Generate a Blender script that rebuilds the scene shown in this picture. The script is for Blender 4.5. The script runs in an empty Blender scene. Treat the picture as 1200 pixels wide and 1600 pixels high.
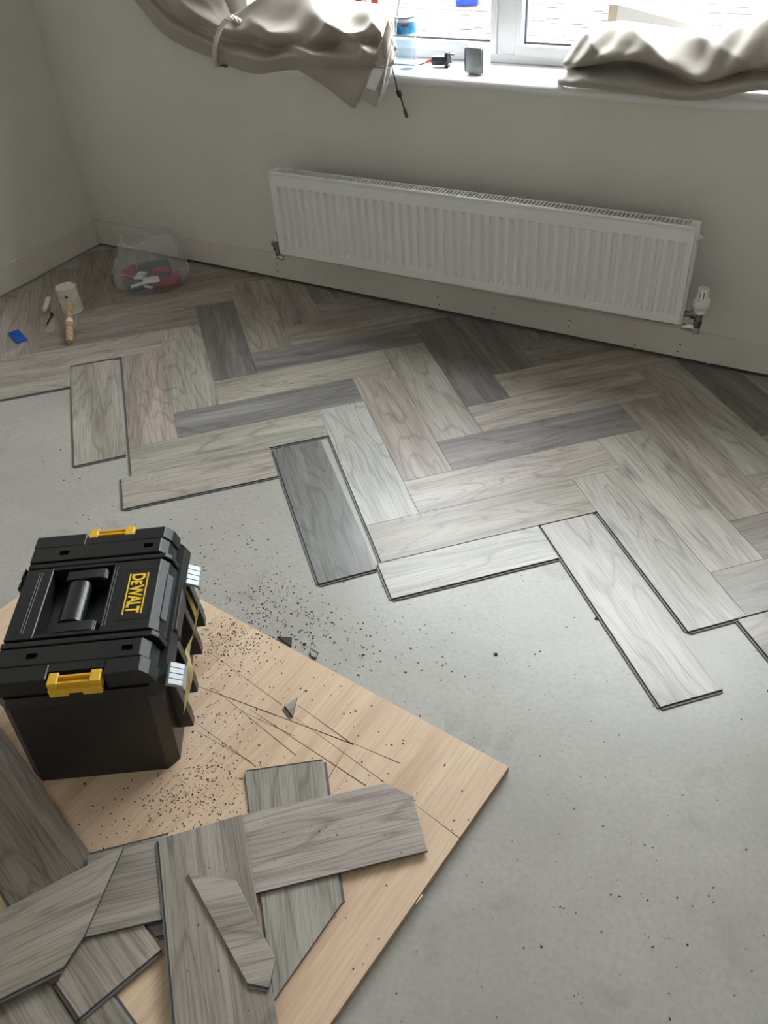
import bpy, bmesh, math, random
from mathutils import Vector, Matrix
R_ = random.Random(7)
SC = bpy.context.scene
COL = SC.collection

# ------------------------------------------------------------------ camera
CAM_C = Vector((3.06007, -2.60563, 1.47890))
CAM_R = Matrix(((0.871830, -0.276822, 0.404081), (0.486677, 0.582706, -0.650845), (-0.055292, 0.764084, 0.642743)))
FPX = 1312.32
cd = bpy.data.cameras.new('camera'); cam = bpy.data.objects.new('camera', cd); COL.objects.link(cam)
cam.matrix_world = Matrix.Translation(CAM_C) @ CAM_R.to_4x4()
cd.sensor_fit = 'VERTICAL'; cd.sensor_height = 24.0; cd.lens = FPX / 1600 * 24.0
cd.clip_start = .02; cd.clip_end = 200
SC.camera = cam
# ------------------------------------------------------------------ world, sun, portals, exposure
SC.view_settings.view_transform = 'Standard'; SC.view_settings.look = 'None'
SC.view_settings.gamma = 1.0; SC.view_settings.use_curve_mapping = False
SC.view_settings.exposure = 3.95
w = bpy.data.worlds.new('world'); SC.world = w; w.use_nodes = True
bg = w.node_tree.nodes['Background']; bg.inputs[0].default_value = (.95, .98, 1.0, 1); bg.inputs[1].default_value = 1.0
sd = bpy.data.lights.new('sun_offscreen', 'SUN'); sd.energy = 5.0; sd.angle = math.radians(2); sd.color = (1, .95, .87)
sun = bpy.data.objects.new('sun_offscreen', sd); COL.objects.link(sun)
sun.rotation_euler = Vector((.75, .45, -.80)).to_track_quat('-Z', 'Y').to_euler()
WX0, WX1, WZ0, WZ1 = 1.03, 3.30, .815, 2.12      # window opening
RX, RY, RZ = 4.3, -4.2, 2.4                     # room size
def portal(name, loc, rot, sx, sy):
    l = bpy.data.lights.new(name, 'AREA'); l.shape = 'RECTANGLE'; l.size = sx; l.size_y = sy; l.energy = 1
    l.cycles.is_portal = True
    o = bpy.data.objects.new(name, l); COL.objects.link(o); o.location = loc; o.rotation_euler = rot
portal('window_portal', ((WX0+WX1)/2, .30, (WZ0+WZ1)/2), (math.radians(-90), 0, 0), WX1-WX0, WZ1-WZ0)

# ------------------------------------------------------------------ helpers
def ray(x, y): return CAM_R @ Vector(((x-600)/FPX, -(y-800)/FPX, -1))
def onz(x, y, z): d = ray(x, y); return CAM_C + d*((z-CAM_C.z)/d.z)      # where a sight line meets a level
def ony(x, y, Y): d = ray(x, y); return CAM_C + d*((Y-CAM_C.y)/d.y)      # where it meets a plane parallel to the window wall

def finish(bm, name, mats, parent=None, smooth=None, loc=None, rz=0, sub=0):
    bmesh.ops.recalc_face_normals(bm, faces=bm.faces[:])
    me = bpy.data.meshes.new(name); bm.to_mesh(me); bm.free()
    for m in (mats if isinstance(mats, (list, tuple)) else [mats]): me.materials.append(m)
    if smooth is not None:
        for p in me.polygons: p.use_smooth = True
        if smooth < 170: me.set_sharp_from_angle(angle=math.radians(smooth))
    return link(name, me, parent, loc, rz)
def link(name, me, parent=None, loc=None, rz=0):
    o = bpy.data.objects.new(name, me); COL.objects.link(o)
    if parent: o.parent = parent
    if loc is not None: o.location = loc
    if rz: o.rotation_euler = (0, 0, rz)
    return o
def tag(o, label, cat=None, group=None, kind=None):
    o['label'] = label
    if cat: o['category'] = cat
    if group: o['group'] = group
    if kind: o['kind'] = kind
    return o
def structure(o, label=None):
    o['kind'] = 'structure'
    if label: o['label'] = label
    return o
def empty(name, loc, rz=0, label=None, cat=None, group=None):
    o = bpy.data.objects.new(name, None); COL.objects.link(o); o.location = loc; o.rotation_euler = (0, 0, rz)
    o.empty_display_size = .05
    if label: tag(o, label, cat, group)
    return o
def box(bm, x0, x1, y0, y1, z0, z1, bev=0, seg=2, mi=0):
    vs = [bm.verts.new((x, y, z)) for z in (z0, z1) for x, y in ((x0, y0), (x1, y0), (x1, y1), (x0, y1))]
    fs = [bm.faces.new([vs[i] for i in f]) for f in ((3,2,1,0),(4,5,6,7),(0,1,5,4),(1,2,6,5),(2,3,7,6),(3,0,4,7))]
    for f in fs: f.material_index = mi
    if bev:
        es = list({e for f in fs for e in f.edges})
        r = bmesh.ops.bevel(bm, geom=es, offset=bev, segments=seg, affect='EDGES', profile=.5)
        for f in r['faces']: f.material_index = mi
    return vs
def prism(bm, poly, z0, z1, top=0, side=0, top_scale=None):
    """polygon [(x,y)] raised from z0 to z1"""
    n = len(poly)
    a = [bm.verts.new((x, y, z0)) for x, y in poly]; b = [bm.verts.new((x, y, z1)) for x, y in (top_scale or poly)]
    f = bm.faces.new(b); f.material_index = top
    f = bm.faces.new(a[::-1]); f.material_index = side
    for i in range(n):
        f = bm.faces.new((a[i], a[(i+1) % n], b[(i+1) % n], b[i])); f.material_index = side
def yprism(bm, prof, y0, y1, mi=0):
    """profile [(x,z)] extruded along y"""
    a = [bm.verts.new((x, y0, z)) for x, z in prof]; b = [bm.verts.new((x, y1, z)) for x, z in prof]; n = len(prof)
    fs = [bm.faces.new(a), bm.faces.new(b[::-1])] + [bm.faces.new((a[i], b[i], b[(i+1) % n], a[(i+1) % n])) for i in range(n)]
    for f in fs: f.material_index = mi
def frame_of(d):
    d = Vector(d).normalized(); u = d.orthogonal().normalized(); return d, u, d.cross(u)
def tube(bm, pts, rad, seg=12, mi=0, cap=True, twist=0):
    pts = [Vector(p) for p in pts]; rings = []; u = None
    for i, p in enumerate(pts):
        d = (pts[min(i+1, len(pts)-1)] - pts[max(i-1, 0)]).normalized()
        u = (u - d*u.dot(d)).normalized() if u else d.orthogonal().normalized()
        v = d.cross(u); r = rad[i] if isinstance(rad, (list, tuple)) else rad
        rings.append([bm.verts.new(p + (u*math.cos(a) + v*math.sin(a))*r) for a in [2*math.pi*k/seg + twist*i for k in range(seg)]])
    for a, b in zip(rings, rings[1:]):
        for k in range(seg):
            f = bm.faces.new((a[k], a[(k+1) % seg], b[(k+1) % seg], b[k])); f.material_index = mi
    if cap:
        for r in (rings[0][::-1], rings[-1]): bm.faces.new(r).material_index = mi
def lathe(bm, prof, seg=24, mi=0, axis=None, org=(0, 0, 0)):
    """profile [(r,h)] turned about an axis (default z)"""
    d, u, v = frame_of(axis) if axis else (Vector((0,0,1)), Vector((1,0,0)), Vector((0,1,0)))
    o = Vector(org); rings = []
    for r, h in prof:
        if r < 1e-6: rings.append([bm.verts.new(o + d*h)])
        else: rings.append([bm.verts.new(o + d*h + (u*math.cos(2*math.pi*k/seg) + v*math.sin(2*math.pi*k/seg))*r) for k in range(seg)])
    for a, b in zip(rings, rings[1:]):
        for k in range(seg):
            k2 = (k+1) % seg
            if len(a) == 1 and len(b) == 1: continue
            if len(a) == 1: f = bm.faces.new((a[0], b[k2], b[k]))
            elif len(b) == 1: f = bm.faces.new((a[k], a[k2], b[0]))
            else: f = bm.faces.new((a[k], a[k2], b[k2], b[k]))
            f.material_index = mi
def BM(): return bmesh.new()
def carve(o, bm):
    """cut the shape in bm out of mesh object o (same local space)"""
    bmesh.ops.recalc_face_normals(bm, faces=bm.faces[:])
    me = bpy.data.meshes.new('cutter'); bm.to_mesh(me); bm.free()
    c = bpy.data.objects.new('cutter', me); COL.objects.link(c); c.parent = o
    md = o.modifiers.new('cut', 'BOOLEAN'); md.operation = 'DIFFERENCE'; md.solver = 'EXACT'; md.object = c
    bpy.context.view_layer.update(); dg = bpy.context.evaluated_depsgraph_get()
    new = bpy.data.meshes.new_from_object(o.evaluated_get(dg)); o.modifiers.clear(); old = o.data; o.data = new; new.name = old.name
    bpy.data.objects.remove(c); bpy.data.meshes.remove(me)
def catmull(P, n):
    """n points along a smooth curve through P (vectors)"""
    out = []; m = len(P) - 1
    for i in range(n):
        t = i/(n-1)*m; k = min(int(t), m-1); f = t-k
        p0, p1, p2, p3 = P[max(k-1, 0)], P[k], P[k+1], P[min(k+2, m)]
        out.append(.5*((2*p1) + (p2-p0)*f + (2*p0-5*p1+4*p2-p3)*f*f + (3*p1-p0-3*p2+p3)*f**3))
    return out

# ------------------------------------------------------------------ materials
def newmat(name):
    m = bpy.data.materials.new(name); m.use_nodes = True
    return m, m.node_tree, m.node_tree.nodes['Principled BSDF']
def N(t, typ, **kw):
    n = t.nodes.new(typ)
    for k, v in kw.items():
        if k.startswith('i_'): n.inputs[k[2:].replace('_', ' ')].default_value = v
        else: setattr(n, k, v)
    return n
def plain(name, col, rough=.5, metal=0, spec=.5, bump=0, bscale=200, vary=0, vscale=8, **kw):
    m, t, b = newmat(name)
    b.inputs['Base Color'].default_value = (*col, 1); b.inputs['Roughness'].default_value = rough
    b.inputs['Metallic'].default_value = metal; b.inputs['Specular IOR Level'].default_value = spec
    for k, v in kw.items(): b.inputs[k.replace('_', ' ')].default_value = v
    tc = N(t, 'ShaderNodeTexCoord')
    if vary:
        n = N(t, 'ShaderNodeTexNoise', i_Scale=vscale, i_Detail=6.0); t.links.new(tc.outputs['Object'], n.inputs['Vector'])
        r = N(t, 'ShaderNodeValToRGB'); e = r.color_ramp.elements
        e[0].position = .3; e[1].position = .7
        e[0].color = (*[c*(1-vary) for c in col], 1); e[1].color = (*[min(1, c*(1+vary)) for c in col], 1)
        t.links.new(n.outputs['Fac'], r.inputs[0]); t.links.new(r.outputs[0], b.inputs['Base Color'])
    if bump:
        n = N(t, 'ShaderNodeTexNoise', i_Scale=float(bscale), i_Detail=3.0); t.links.new(tc.outputs['Object'], n.inputs['Vector'])
        bp = N(t, 'ShaderNodeBump', i_Strength=bump, i_Distance=.002); t.links.new(n.outputs['Fac'], bp.inputs['Height'])
        t.links.new(bp.outputs[0], b.inputs['Normal'])
    return m
def math_(t, op, a, b=None, c=None):
    n = N(t, 'ShaderNodeMath', operation=op)
    for i, v in enumerate((a, b, c)):
        if v is None: continue
        if isinstance(v, (int, float)): n.inputs[i].default_value = v
        else: t.links.new(v, n.inputs[i])
    return n.outputs[0]
def mixc(t, fac, a, b, mode='MIX'):
    n = N(t, 'ShaderNodeMix', data_type='RGBA', blend_type=mode)
    for s, v in ((n.inputs[0], fac), (n.inputs[6], a), (n.inputs[7], b)):
        if isinstance(v, (int, float)): s.default_value = v
        elif isinstance(v, tuple): s.default_value = (*v, 1)
        else: t.links.new(v, s)
    return n.outputs[2]
def ramp(t, fac, stops):
    r = N(t, 'ShaderNodeValToRGB'); e = r.color_ramp.elements
    while len(e) < len(stops): e.new(.5)
    for el, (p, c) in zip(e, stops):
        el.position = p; el.color = (*c, 1) if isinstance(c, tuple) else (c, c, c, 1)
    t.links.new(fac, r.inputs[0]); return r.outputs[0]
def noise(t, vec, scale, detail=4.0, rough=.5, dist=0.0):
    n = N(t, 'ShaderNodeTexNoise', i_Scale=float(scale), i_Detail=float(detail), i_Roughness=rough, i_Distortion=float(dist))
    t.links.new(vec, n.inputs['Vector']); return n.outputs['Fac']
def mapped(t, vec, scale, loc=None):
    n = N(t, 'ShaderNodeMapping'); n.inputs['Scale'].default_value = scale
    t.links.new(vec, n.inputs['Vector'])
    if loc is not None: t.links.new(loc, n.inputs['Location'])
    return n.outputs[0]

def wood_lvt():
    m, t, b = newmat('grey_oak_plank')
    tc = N(t, 'ShaderNodeTexCoord'); oi = N(t, 'ShaderNodeObjectInfo')
    off = N(t, 'ShaderNodeCombineXYZ')
    t.links.new(math_(t, 'MULTIPLY', oi.outputs['Random'], 37.0), off.inputs[0]); t.links.new(math_(t, 'MULTIPLY', oi.outputs['Random'], 91.0), off.inputs[1])
    add = N(t, 'ShaderNodeVectorMath', operation='ADD'); t.links.new(tc.outputs['Object'], add.inputs[0]); t.links.new(off.outputs[0], add.inputs[1])
    v = add.outputs[0]
    broad = noise(t, mapped(t, v, (1.6, 17, 1)), 1.0, 5, .55, .6)
    # cathedral figure: contour bands of a long, stretched noise field
    field = noise(t, mapped(t, v, (1.3, 7.5, 1)), 1.0, 2, .45, .3)
    bands = math_(t, 'PINGPONG', math_(t, 'MULTIPLY', field, 26.0), 1.0)
    fine = noise(t, mapped(t, v, (7, 260, 1)), 1.0, 4, .6)
    pores = noise(t, mapped(t, v, (30, 620, 1)), 1.0, 2, .5)
    col = mixc(t, math_(t, 'MULTIPLY', ramp(t, broad, [(.34, 1.0), (.62, 0.0)]), .60), oi.outputs['Color'], (.48, .465, .45), 'MULTIPLY')
    col = mixc(t, math_(t, 'MULTIPLY', ramp(t, bands, [(.0, 1.0), (.30, 0.0)]), .50), col, (.42, .40, .385), 'MULTIPLY')
    col = mixc(t, math_(t, 'MULTIPLY', ramp(t, fine, [(.41, 1.0), (.52, 0.0)]), .48), col, (.40, .385, .37), 'MULTIPLY')
    col = mixc(t, math_(t, 'MULTIPLY', ramp(t, broad, [(.55, 0.0), (.78, 1.0)]), .28), col, (.60, .57, .52))
    # knots
    vo = N(t, 'ShaderNodeTexVoronoi', i_Scale=1.0); t.links.new(mapped(t, v, (2.3, 6.5, 1)), vo.inputs['Vector'])
    kn = math_(t, 'MULTIPLY', ramp(t, vo.outputs['Distance'], [(.03, 1.0), (.13, 0.0)]), .5)
    col = mixc(t, kn, col, (.10, .088, .078))
    t.links.new(col, b.inputs['Base Color'])
    b.inputs['Roughness'].default_value = .33; b.inputs['Specular IOR Level'].default_value = .60
    h = math_(t, 'ADD', math_(t, 'MULTIPLY', fine, .6), math_(t, 'ADD', math_(t, 'MULTIPLY', bands, .5), math_(t, 'MULTIPLY', pores, .4)))
    bp = N(t, 'ShaderNodeBump', i_Strength=.30, i_Distance=.00045); t.links.new(h, bp.inputs['Height']); t.links.new(bp.outputs[0], b.inputs['Normal'])
    return m
def concrete():
    m, t, b = newmat('screed')
    v = N(t, 'ShaderNodeTexCoord').outputs['Object']
    n1 = noise(t, v, 2.2, 7, .6); n2 = noise(t, v, 9, 8, .65, .4); n3 = noise(t, v, 90, 4, .6)
    col = ramp(t, n1, [(.3, (.375, .366, .328)), (.7, (.49, .48, .438))])
    col = mixc(t, math_(t, 'MULTIPLY', ramp(t, n2, [(.46, 0.0), (.72, 1.0)]), .45), col, (.37, .355, .31))
    col = mixc(t, math_(t, 'MULTIPLY', ramp(t, n3, [(.38, 1.0), (.56, 0.0)]), .28), col, (.29, .28, .25))
    # smudges of dark dust and brown stains, each with an outline of its own
    sm = math_(t, 'MULTIPLY', ramp(t, noise(t, v, 4.3, 3, .5, .8), [(.58, 0.0), (.70, 1.0)]), ramp(t, n2, [(.4, 0.0), (.6, 1.0)]))
    col = mixc(t, math_(t, 'MULTIPLY', sm, .5), col, (.24, .23, .21))
    vo = N(t, 'ShaderNodeTexVoronoi', i_Scale=26.0); t.links.new(v, vo.inputs['Vector'])
    pits = math_(t, 'MULTIPLY', ramp(t, vo.outputs['Distance'], [(.05, 1.0), (.085, 0.0)]), ramp(t, noise(t, v, 7, 2), [(.5, 0.0), (.56, 1.0)]))
    col = mixc(t, math_(t, 'MULTIPLY', pits, .7), col, (.16, .15, .13))
    t.links.new(col, b.inputs['Base Color'])
    b.inputs['Roughness'].default_value = .34; b.inputs['Specular IOR Level'].default_value = .6
    h = math_(t, 'SUBTRACT', math_(t, 'MULTIPLY', n3, .35), pits)
    bp = N(t, 'ShaderNodeBump', i_Strength=.3, i_Distance=.0004); t.links.new(h, bp.inputs['Height']); t.links.new(bp.outputs[0], b.inputs['Normal'])
    return m
def plywood():
    m, t, b = newmat('plywood')
    v = N(t, 'ShaderNodeTexCoord').outputs['Object']
    br = noise(t, mapped(t, v, (11, 1.1, 1)), 1.0, 5, .6, .5); fi = noise(t, mapped(t, v, (170, 5, 1)), 1.0, 4, .6)
    bl = noise(t, mapped(t, v, (4, 1.6, 1)), 1.0, 3, .5, .4)
    col = ramp(t, br, [(.28, (.56, .37, .24)), (.47, (.78, .58, .40)), (.72, (.88, .70, .50))])
    col = mixc(t, math_(t, 'MULTIPLY', ramp(t, bl, [(.45, 0.0), (.72, 1.0)]), .5), col, (.78, .54, .39))
    col = mixc(t, math_(t, 'MULTIPLY', ramp(t, fi, [(.35, 1.0), (.58, 0.0)]), .33), col, (.50, .32, .20))
    t.links.new(col, b.inputs['Base Color'])
    b.inputs['Roughness'].default_value = .55
    bp = N(t, 'ShaderNodeBump', i_Strength=.2, i_Distance=.001); t.links.new(fi, bp.inputs['Height']); t.links.new(bp.outputs[0], b.inputs['Normal'])
    return m
def painted(name, col, vary=.05):
    m, t, b = newmat(name)
    v = N(t, 'ShaderNodeTexCoord').outputs['Object']
    n1 = noise(t, v, 1.7, 4, .6); n2 = noise(t, v, 240, 2, .5)
    c = ramp(t, n1, [(.3, tuple(x*(1-vary) for x in col)), (.7, tuple(x*(1+vary) for x in col))])
    t.links.new(c, b.inputs['Base Color']); b.inputs['Roughness'].default_value = .75; b.inputs['Specular IOR Level'].default_value = .3
    bp = N(t, 'ShaderNodeBump', i_Strength=.08, i_Distance=.002); t.links.new(n2, bp.inputs['Height']); t.links.new(bp.outputs[0], b.inputs['Normal'])
    return m
def skirting():
    m, t, b = newmat('skirting_paint')
    v = N(t, 'ShaderNodeTexCoord').outputs['Object']
    n1 = noise(t, v, 5, 5, .6, .5); n2 = noise(t, mapped(t, v, (6, 6, 16)), 1.0, 6, .7, .3)
    c = ramp(t, n1, [(.3, (.68, .645, .585)), (.7, (.76, .725, .665))])
    c = mixc(t, math_(t, 'MULTIPLY', ramp(t, n2, [(.60, 0.0), (.72, 1.0)]), .4), c, (.52, .485, .42))
    t.links.new(c, b.inputs['Base Color']); b.inputs['Roughness'].default_value = .6
    return m
def clear(name, tint, ior=1.45, haze=0.0, rough=.02):
    m, t, b = newmat(name); t.nodes.remove(b)
    out = t.nodes['Material Output']
    tr = N(t, 'ShaderNodeBsdfTransparent'); tr.inputs[0].default_value = (*tint, 1)
    gl = N(t, 'ShaderNodeBsdfGlossy'); gl.inputs['Roughness'].default_value = rough
    fr = N(t, 'ShaderNodeFresnel', i_IOR=ior)
    mx = N(t, 'ShaderNodeMixShader'); ge = N(t, 'ShaderNodeNewGeometry'); t.links.new(math_(t, 'MULTIPLY', fr.outputs[0], math_(t, 'SUBTRACT', 1.0, ge.outputs['Backfacing'])), mx.inputs[0]); t.links.new(tr.outputs[0], mx.inputs[1]); t.links.new(gl.outputs[0], mx.inputs[2])
    if haze:
        df = N(t, 'ShaderNodeBsdfDiffuse'); df.inputs[0].default_value = (.85, .86, .87, 1)
        m2 = N(t, 'ShaderNodeMixShader'); m2.inputs[0].default_value = haze
        t.links.new(mx.outputs[0], m2.inputs[1]); t.links.new(df.outputs[0], m2.inputs[2]); mx = m2
    t.links.new(mx.outputs[0], out.inputs[0]); return m
def fabric(name, col):
    m, t, b = newmat(name)
    v = N(t, 'ShaderNodeTexCoord').outputs['Object']
    n1 = noise(t, v, 6, 3); n2 = noise(t, v, 900, 2)
    c = ramp(t, n1, [(.3, tuple(x*.95 for x in col)), (.7, tuple(min(1, x*1.05) for x in col))])
    t.links.new(c, b.inputs['Base Color']); b.inputs['Roughness'].default_value = .5; b.inputs['Specular IOR Level'].default_value = .35
    b.inputs['Sheen Weight'].default_value = .25
    bp = N(t, 'ShaderNodeBump', i_Strength=.12, i_Distance=.001); t.links.new(n2, bp.inputs['Height']); t.links.new(bp.outputs[0], b.inputs['Normal'])
    return m
M = dict(
    wood=wood_lvt(), concrete=concrete(), ply=plywood(), skirt=skirting(),
    wall=painted('beige_wall_paint', (.735, .71, .66)), ceil=painted('ceiling_white', (.88, .88, .86), .02),
    core=plain('plank_core', (.09, .09, .092), .6), lip=plain('plank_lip', (.17, .17, .17), .42, spec=.5),
    under=plain('plank_underside', (.035, .037, .042), .6, bump=.5, bscale=900),
    plyedge=plain('plywood_edge', (.36, .25, .16), .7, vary=.25, vscale=40), cut=plain('knife_cut', (.07, .035, .02), .8),
    scratch=plain('pale_scratch', (.80, .66, .50), .7), crumb=plain('dark_crumbs', (.035, .03, .027), .8),
    upvc=plain('white_upvc', (.84, .85, .86), .3), sill=plain('sill_gloss_white', (.84, .84, .84), .28, bump=.03, bscale=30),
    gasket=plain('gasket', (.10, .10, .14), .5), glass=clear('window_glass', (.97, .98, .98)),
    rad=plain('radiator_enamel', (.83, .83, .81), .3, spec=.5), radin=plain('radiator_inside', (.55, .55, .54), .6),
    chrome=plain('chrome', (.62, .63, .63), .16, 1), dull=plain('tarnished_brass', (.24, .24, .235), .3, 1),
    trv=plain('valve_plastic', (.80, .79, .75), .38), black=plain('black_slot', (.008, .008, .009), .5), pipe=plain('pipe_paint', (.58, .55, .49), .45),
    fabric=fabric('curtain_satin', (.40, .362, .31)), lining=fabric('curtain_lining', (.46, .44, .40)),
    rope=plain('tieback_rope', (.66, .62, .53), .6, bump=.3, bscale=600), hook=plain('bronze_hook', (.13, .11, .09), .4, .6),
    tbox=plain('black_abs', (.012, .0128, .0138), .36, spec=.5, bump=.10, bscale=1400), tgrip=plain('grip_rubber', (.014, .014, .016), .30, bump=.3, bscale=220),
    yellow=plain('yellow_abs', (.78, .46, .035), .38), silver=plain('silver_plastic', (.34, .37, .385), .4, .2),
    tape=plain('yellow_strap', (.82, .68, .33), .6, vary=.15, vscale=60), label=plain('glossy_label_window', (.16, .165, .17), .12, spec=.8),
    logo=plain('logo_yellow', (.88, .56, .04), .45), rubber=plain('dirty_white_rubber', (.60, .57, .46), .65, vary=.22, vscale=35, bump=.25, bscale=120),
    handle=plain('worn_wood_handle', (.50, .35, .20), .6, vary=.35, vscale=55), white=plain('white_plastic', (.82, .82, .80), .4), dark=plain('black_plastic', (.014, .014, .016), .4),
    steel=plain('dark_screw_steel', (.05, .045, .04), .4, .8), blue=plain('blue_plastic', (.015, .10, .45), .4), red=plain('red_plastic', (.42, .035, .045), .4),
    green=plain('dark_green_plastic', (.02, .075, .055), .4), navy=plain('navy_plastic', (.03, .04, .16), .4),
    film_edge=clear('polythene_fold', (.95, .96, .96), 1.3, .42, .2), bag=clear('clear_polythene', (.97, .975, .975), 1.25, .17, .10), pet=clear('clear_pet', (.90, .94, .97), 1.7, .10, .04),
    water=clear('water_fill', (.84, .91, .96), 1.33, .05, .03), cap=plain('bottle_cap', (.85, .88, .92), .4), blabel=plain('blue_bottle_label', (.05, .33, .62), .35, vary=.6, vscale=30),
    card=plain('white_card', (.82, .83, .86), .5), kraft=plain('beige_card', (.62, .55, .44), .6), redcord=plain('red_strain_relief', (.75, .09, .06), .4),
    outcar=plain('blue_paint', (.02, .07, .62), .3), post=plain('grey_post', (.30, .32, .34), .4), paint=plain('white_road_paint', (.80, .80, .78), .7),
    paver=plain('paver', (.10, .099, .096), .8, vary=.2, vscale=3), joint=plain('paver_sand', (.075, .073, .068), .9), brick=plain('outer_brick', (.38, .20, .13), .85, vary=.2, vscale=12),
)

# ------------------------------------------------------------------ setting
bm = BM(); box(bm, -.12, RX+.12, RY-.12, .12, -.15, 0); floor = structure(finish(bm, 'floor', M['concrete']), 'grey concrete screed floor, partly covered by herringbone planks')
bm = BM(); box(bm, -.1, 0, RY, .10, 0, RZ); structure(finish(bm, 'wall_left', M['wall']), 'plain beige wall meeting the window wall at the corner')
bm = BM(); box(bm, RX, RX+.1, RY, .10, 0, RZ); structure(finish(bm, 'wall_right', M['wall']), 'plain beige side wall')
bm = BM(); box(bm, -.1, RX+.1, RY-.1, RY, 0, RZ); structure(finish(bm, 'wall_front', M['wall']), 'plain beige wall facing the window')
bm = BM(); box(bm, -.1, RX+.1, RY-.1, .40, RZ, RZ+.1); structure(finish(bm, 'ceiling', M['ceil']), 'white ceiling')
bm = BM()   # inner leaf starts just above the floor, leaving a dark slot under the skirting
zb = .014
box(bm, -.1, WX0, .006, .10, zb, RZ); box(bm, WX1, RX+.1, .006, .10, zb, RZ); box(bm, WX0, WX1, .006, .10, zb, WZ0-.03); box(bm, WX0, WX1, .006, .10, WZ1, RZ)
structure(finish(bm, 'wall_back', M['wall']), 'beige painted wall under the window')
bm = BM()
for a, b_, c, d in ((-.1, WX0, -.15, 12.0), (WX1, RX+.1, -.15, 12.0), (WX0, WX1, -.15, WZ0-.03), (WX0, WX1, WZ1, 12.0)): box(bm, a, b_, .10, .31, c, d)  # real leaf around the window; the tall upper part is added to shade the paving
structure(finish(bm, 'wall_outer', M['brick']), 'outer brick leaf of the window wall')
bm = BM(); box(bm, -.1, RX+.1, RY-.1, .10, RZ+.1, 12.0); structure(finish(bm, 'ceiling_sun_blocker', M['brick']), 'added unseen brick block above the room, shading the paving outside')  # unseen block, its height made up to keep the sun off the paving
bm = BM(); box(bm, -18, -.13, RY-.1, .31, -.15, 12.0); box(bm, RX+.13, 12, RY-.1, .31, -.15, 12.0); structure(finish(bm, 'wall_sun_blockers', M['brick']), 'added unseen brick blocks on either side, shading the paving outside')  # unseen blocks added so the slanting sun stays off the near paving

# skirting boards
def xz_board(name, prof, y0, y1, mat):
    bm = BM(); a = [bm.verts.new((x, y0, z)) for x, z in prof]; b = [bm.verts.new((x, y1, z)) for x, z in prof]; n = len(prof)
    bm.faces.new(a); bm.faces.new(b[::-1])
    for i in range(n): bm.faces.new((a[i], b[i], b[(i+1) % n], a[(i+1) % n]))
    return finish(bm, name, mat)
sk = xz_board('baseboard_back', [(0, .010), (.2, .011), (.6, .017), (1.0, .019), (1.502, .017), (1.504, .021), (1.9, .020), (2.3, .018), (2.68, .018), (2.70, .022), (2.725, .023), (2.735, .013), (2.745, .019), (2.76, .018), (RX, .018), (RX, .119), (2.2, .1185), (1.2, .12), (0, .117)], 0.0, .0065, M['skirt'])
structure(sk, 'worn beige skirting board under the radiator with a gap below it')
for px_, py_ in ((433, 413), (434, 424), (684, 464), (686, 476), (772, 481), (769, 490), (890, 501), (889, 510), (1063, 539), (1059, 549), (470, 372+75), (992, 541-2)):
    p = ony(px_, py_, 0.0); bm = BM(); lathe(bm, [(0, .0012), (.0022, .0008), (.003, 0)], 8, axis=(0, -1, 0))
    o = finish(bm, 'nail_hole', M['cut'], sk, loc=(p.x, -.0002, p.z))
bm = BM(); box(bm, .0, .0085, RY, -.0002, .0062, .117, .0015, 1); structure(finish(bm, 'baseboard_left', M['skirt']), 'worn beige skirting board along the side wall')
# seam of filler above the skirting
for nm, args in (('trim_1', (.0, RX, .0030, .0066, .119, .1205)),):
    bm = BM(); box(bm, *args); structure(finish(bm, nm, M['skirt']), 'thin caulk line along the top of the skirting')

# window sill with a rounded nose
prof = [(.25, WZ0-.03), (.0065, WZ0-.03), (-.001, WZ0-.028)] + [(.006 - .014*math.sin(a), WZ0-.014 - .014*math.cos(a)) for a in [math.pi*k/10 for k in range(2, 11)]] + [(.25, WZ0)]
bm = BM(); a = [bm.verts.new((WX0-.0, y, z)) for y, z in prof]; b = [bm.verts.new((WX1, y, z)) for y, z in prof]; n = len(prof)
bm.faces.new(a); bm.faces.new(b[::-1])
for i in range(n): bm.faces.new((a[i], b[i], b[(i+1) % n], a[(i+1) % n]))
structure(finish(bm, 'trim_2', M['sill'], smooth=40), 'glossy white window sill with a rounded front edge')
bm = BM(); box(bm, WX0-.001, WX0+.012, .0065, .22, WZ0, WZ1); structure(finish(bm, 'trim_3', M['wall']), 'plastered window reveal')
bm = BM(); box(bm, WX1-.012, WX1+.001, .0065, .22, WZ0, WZ1); structure(finish(bm, 'trim_4', M['wall']), 'plastered window reveal')

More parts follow.
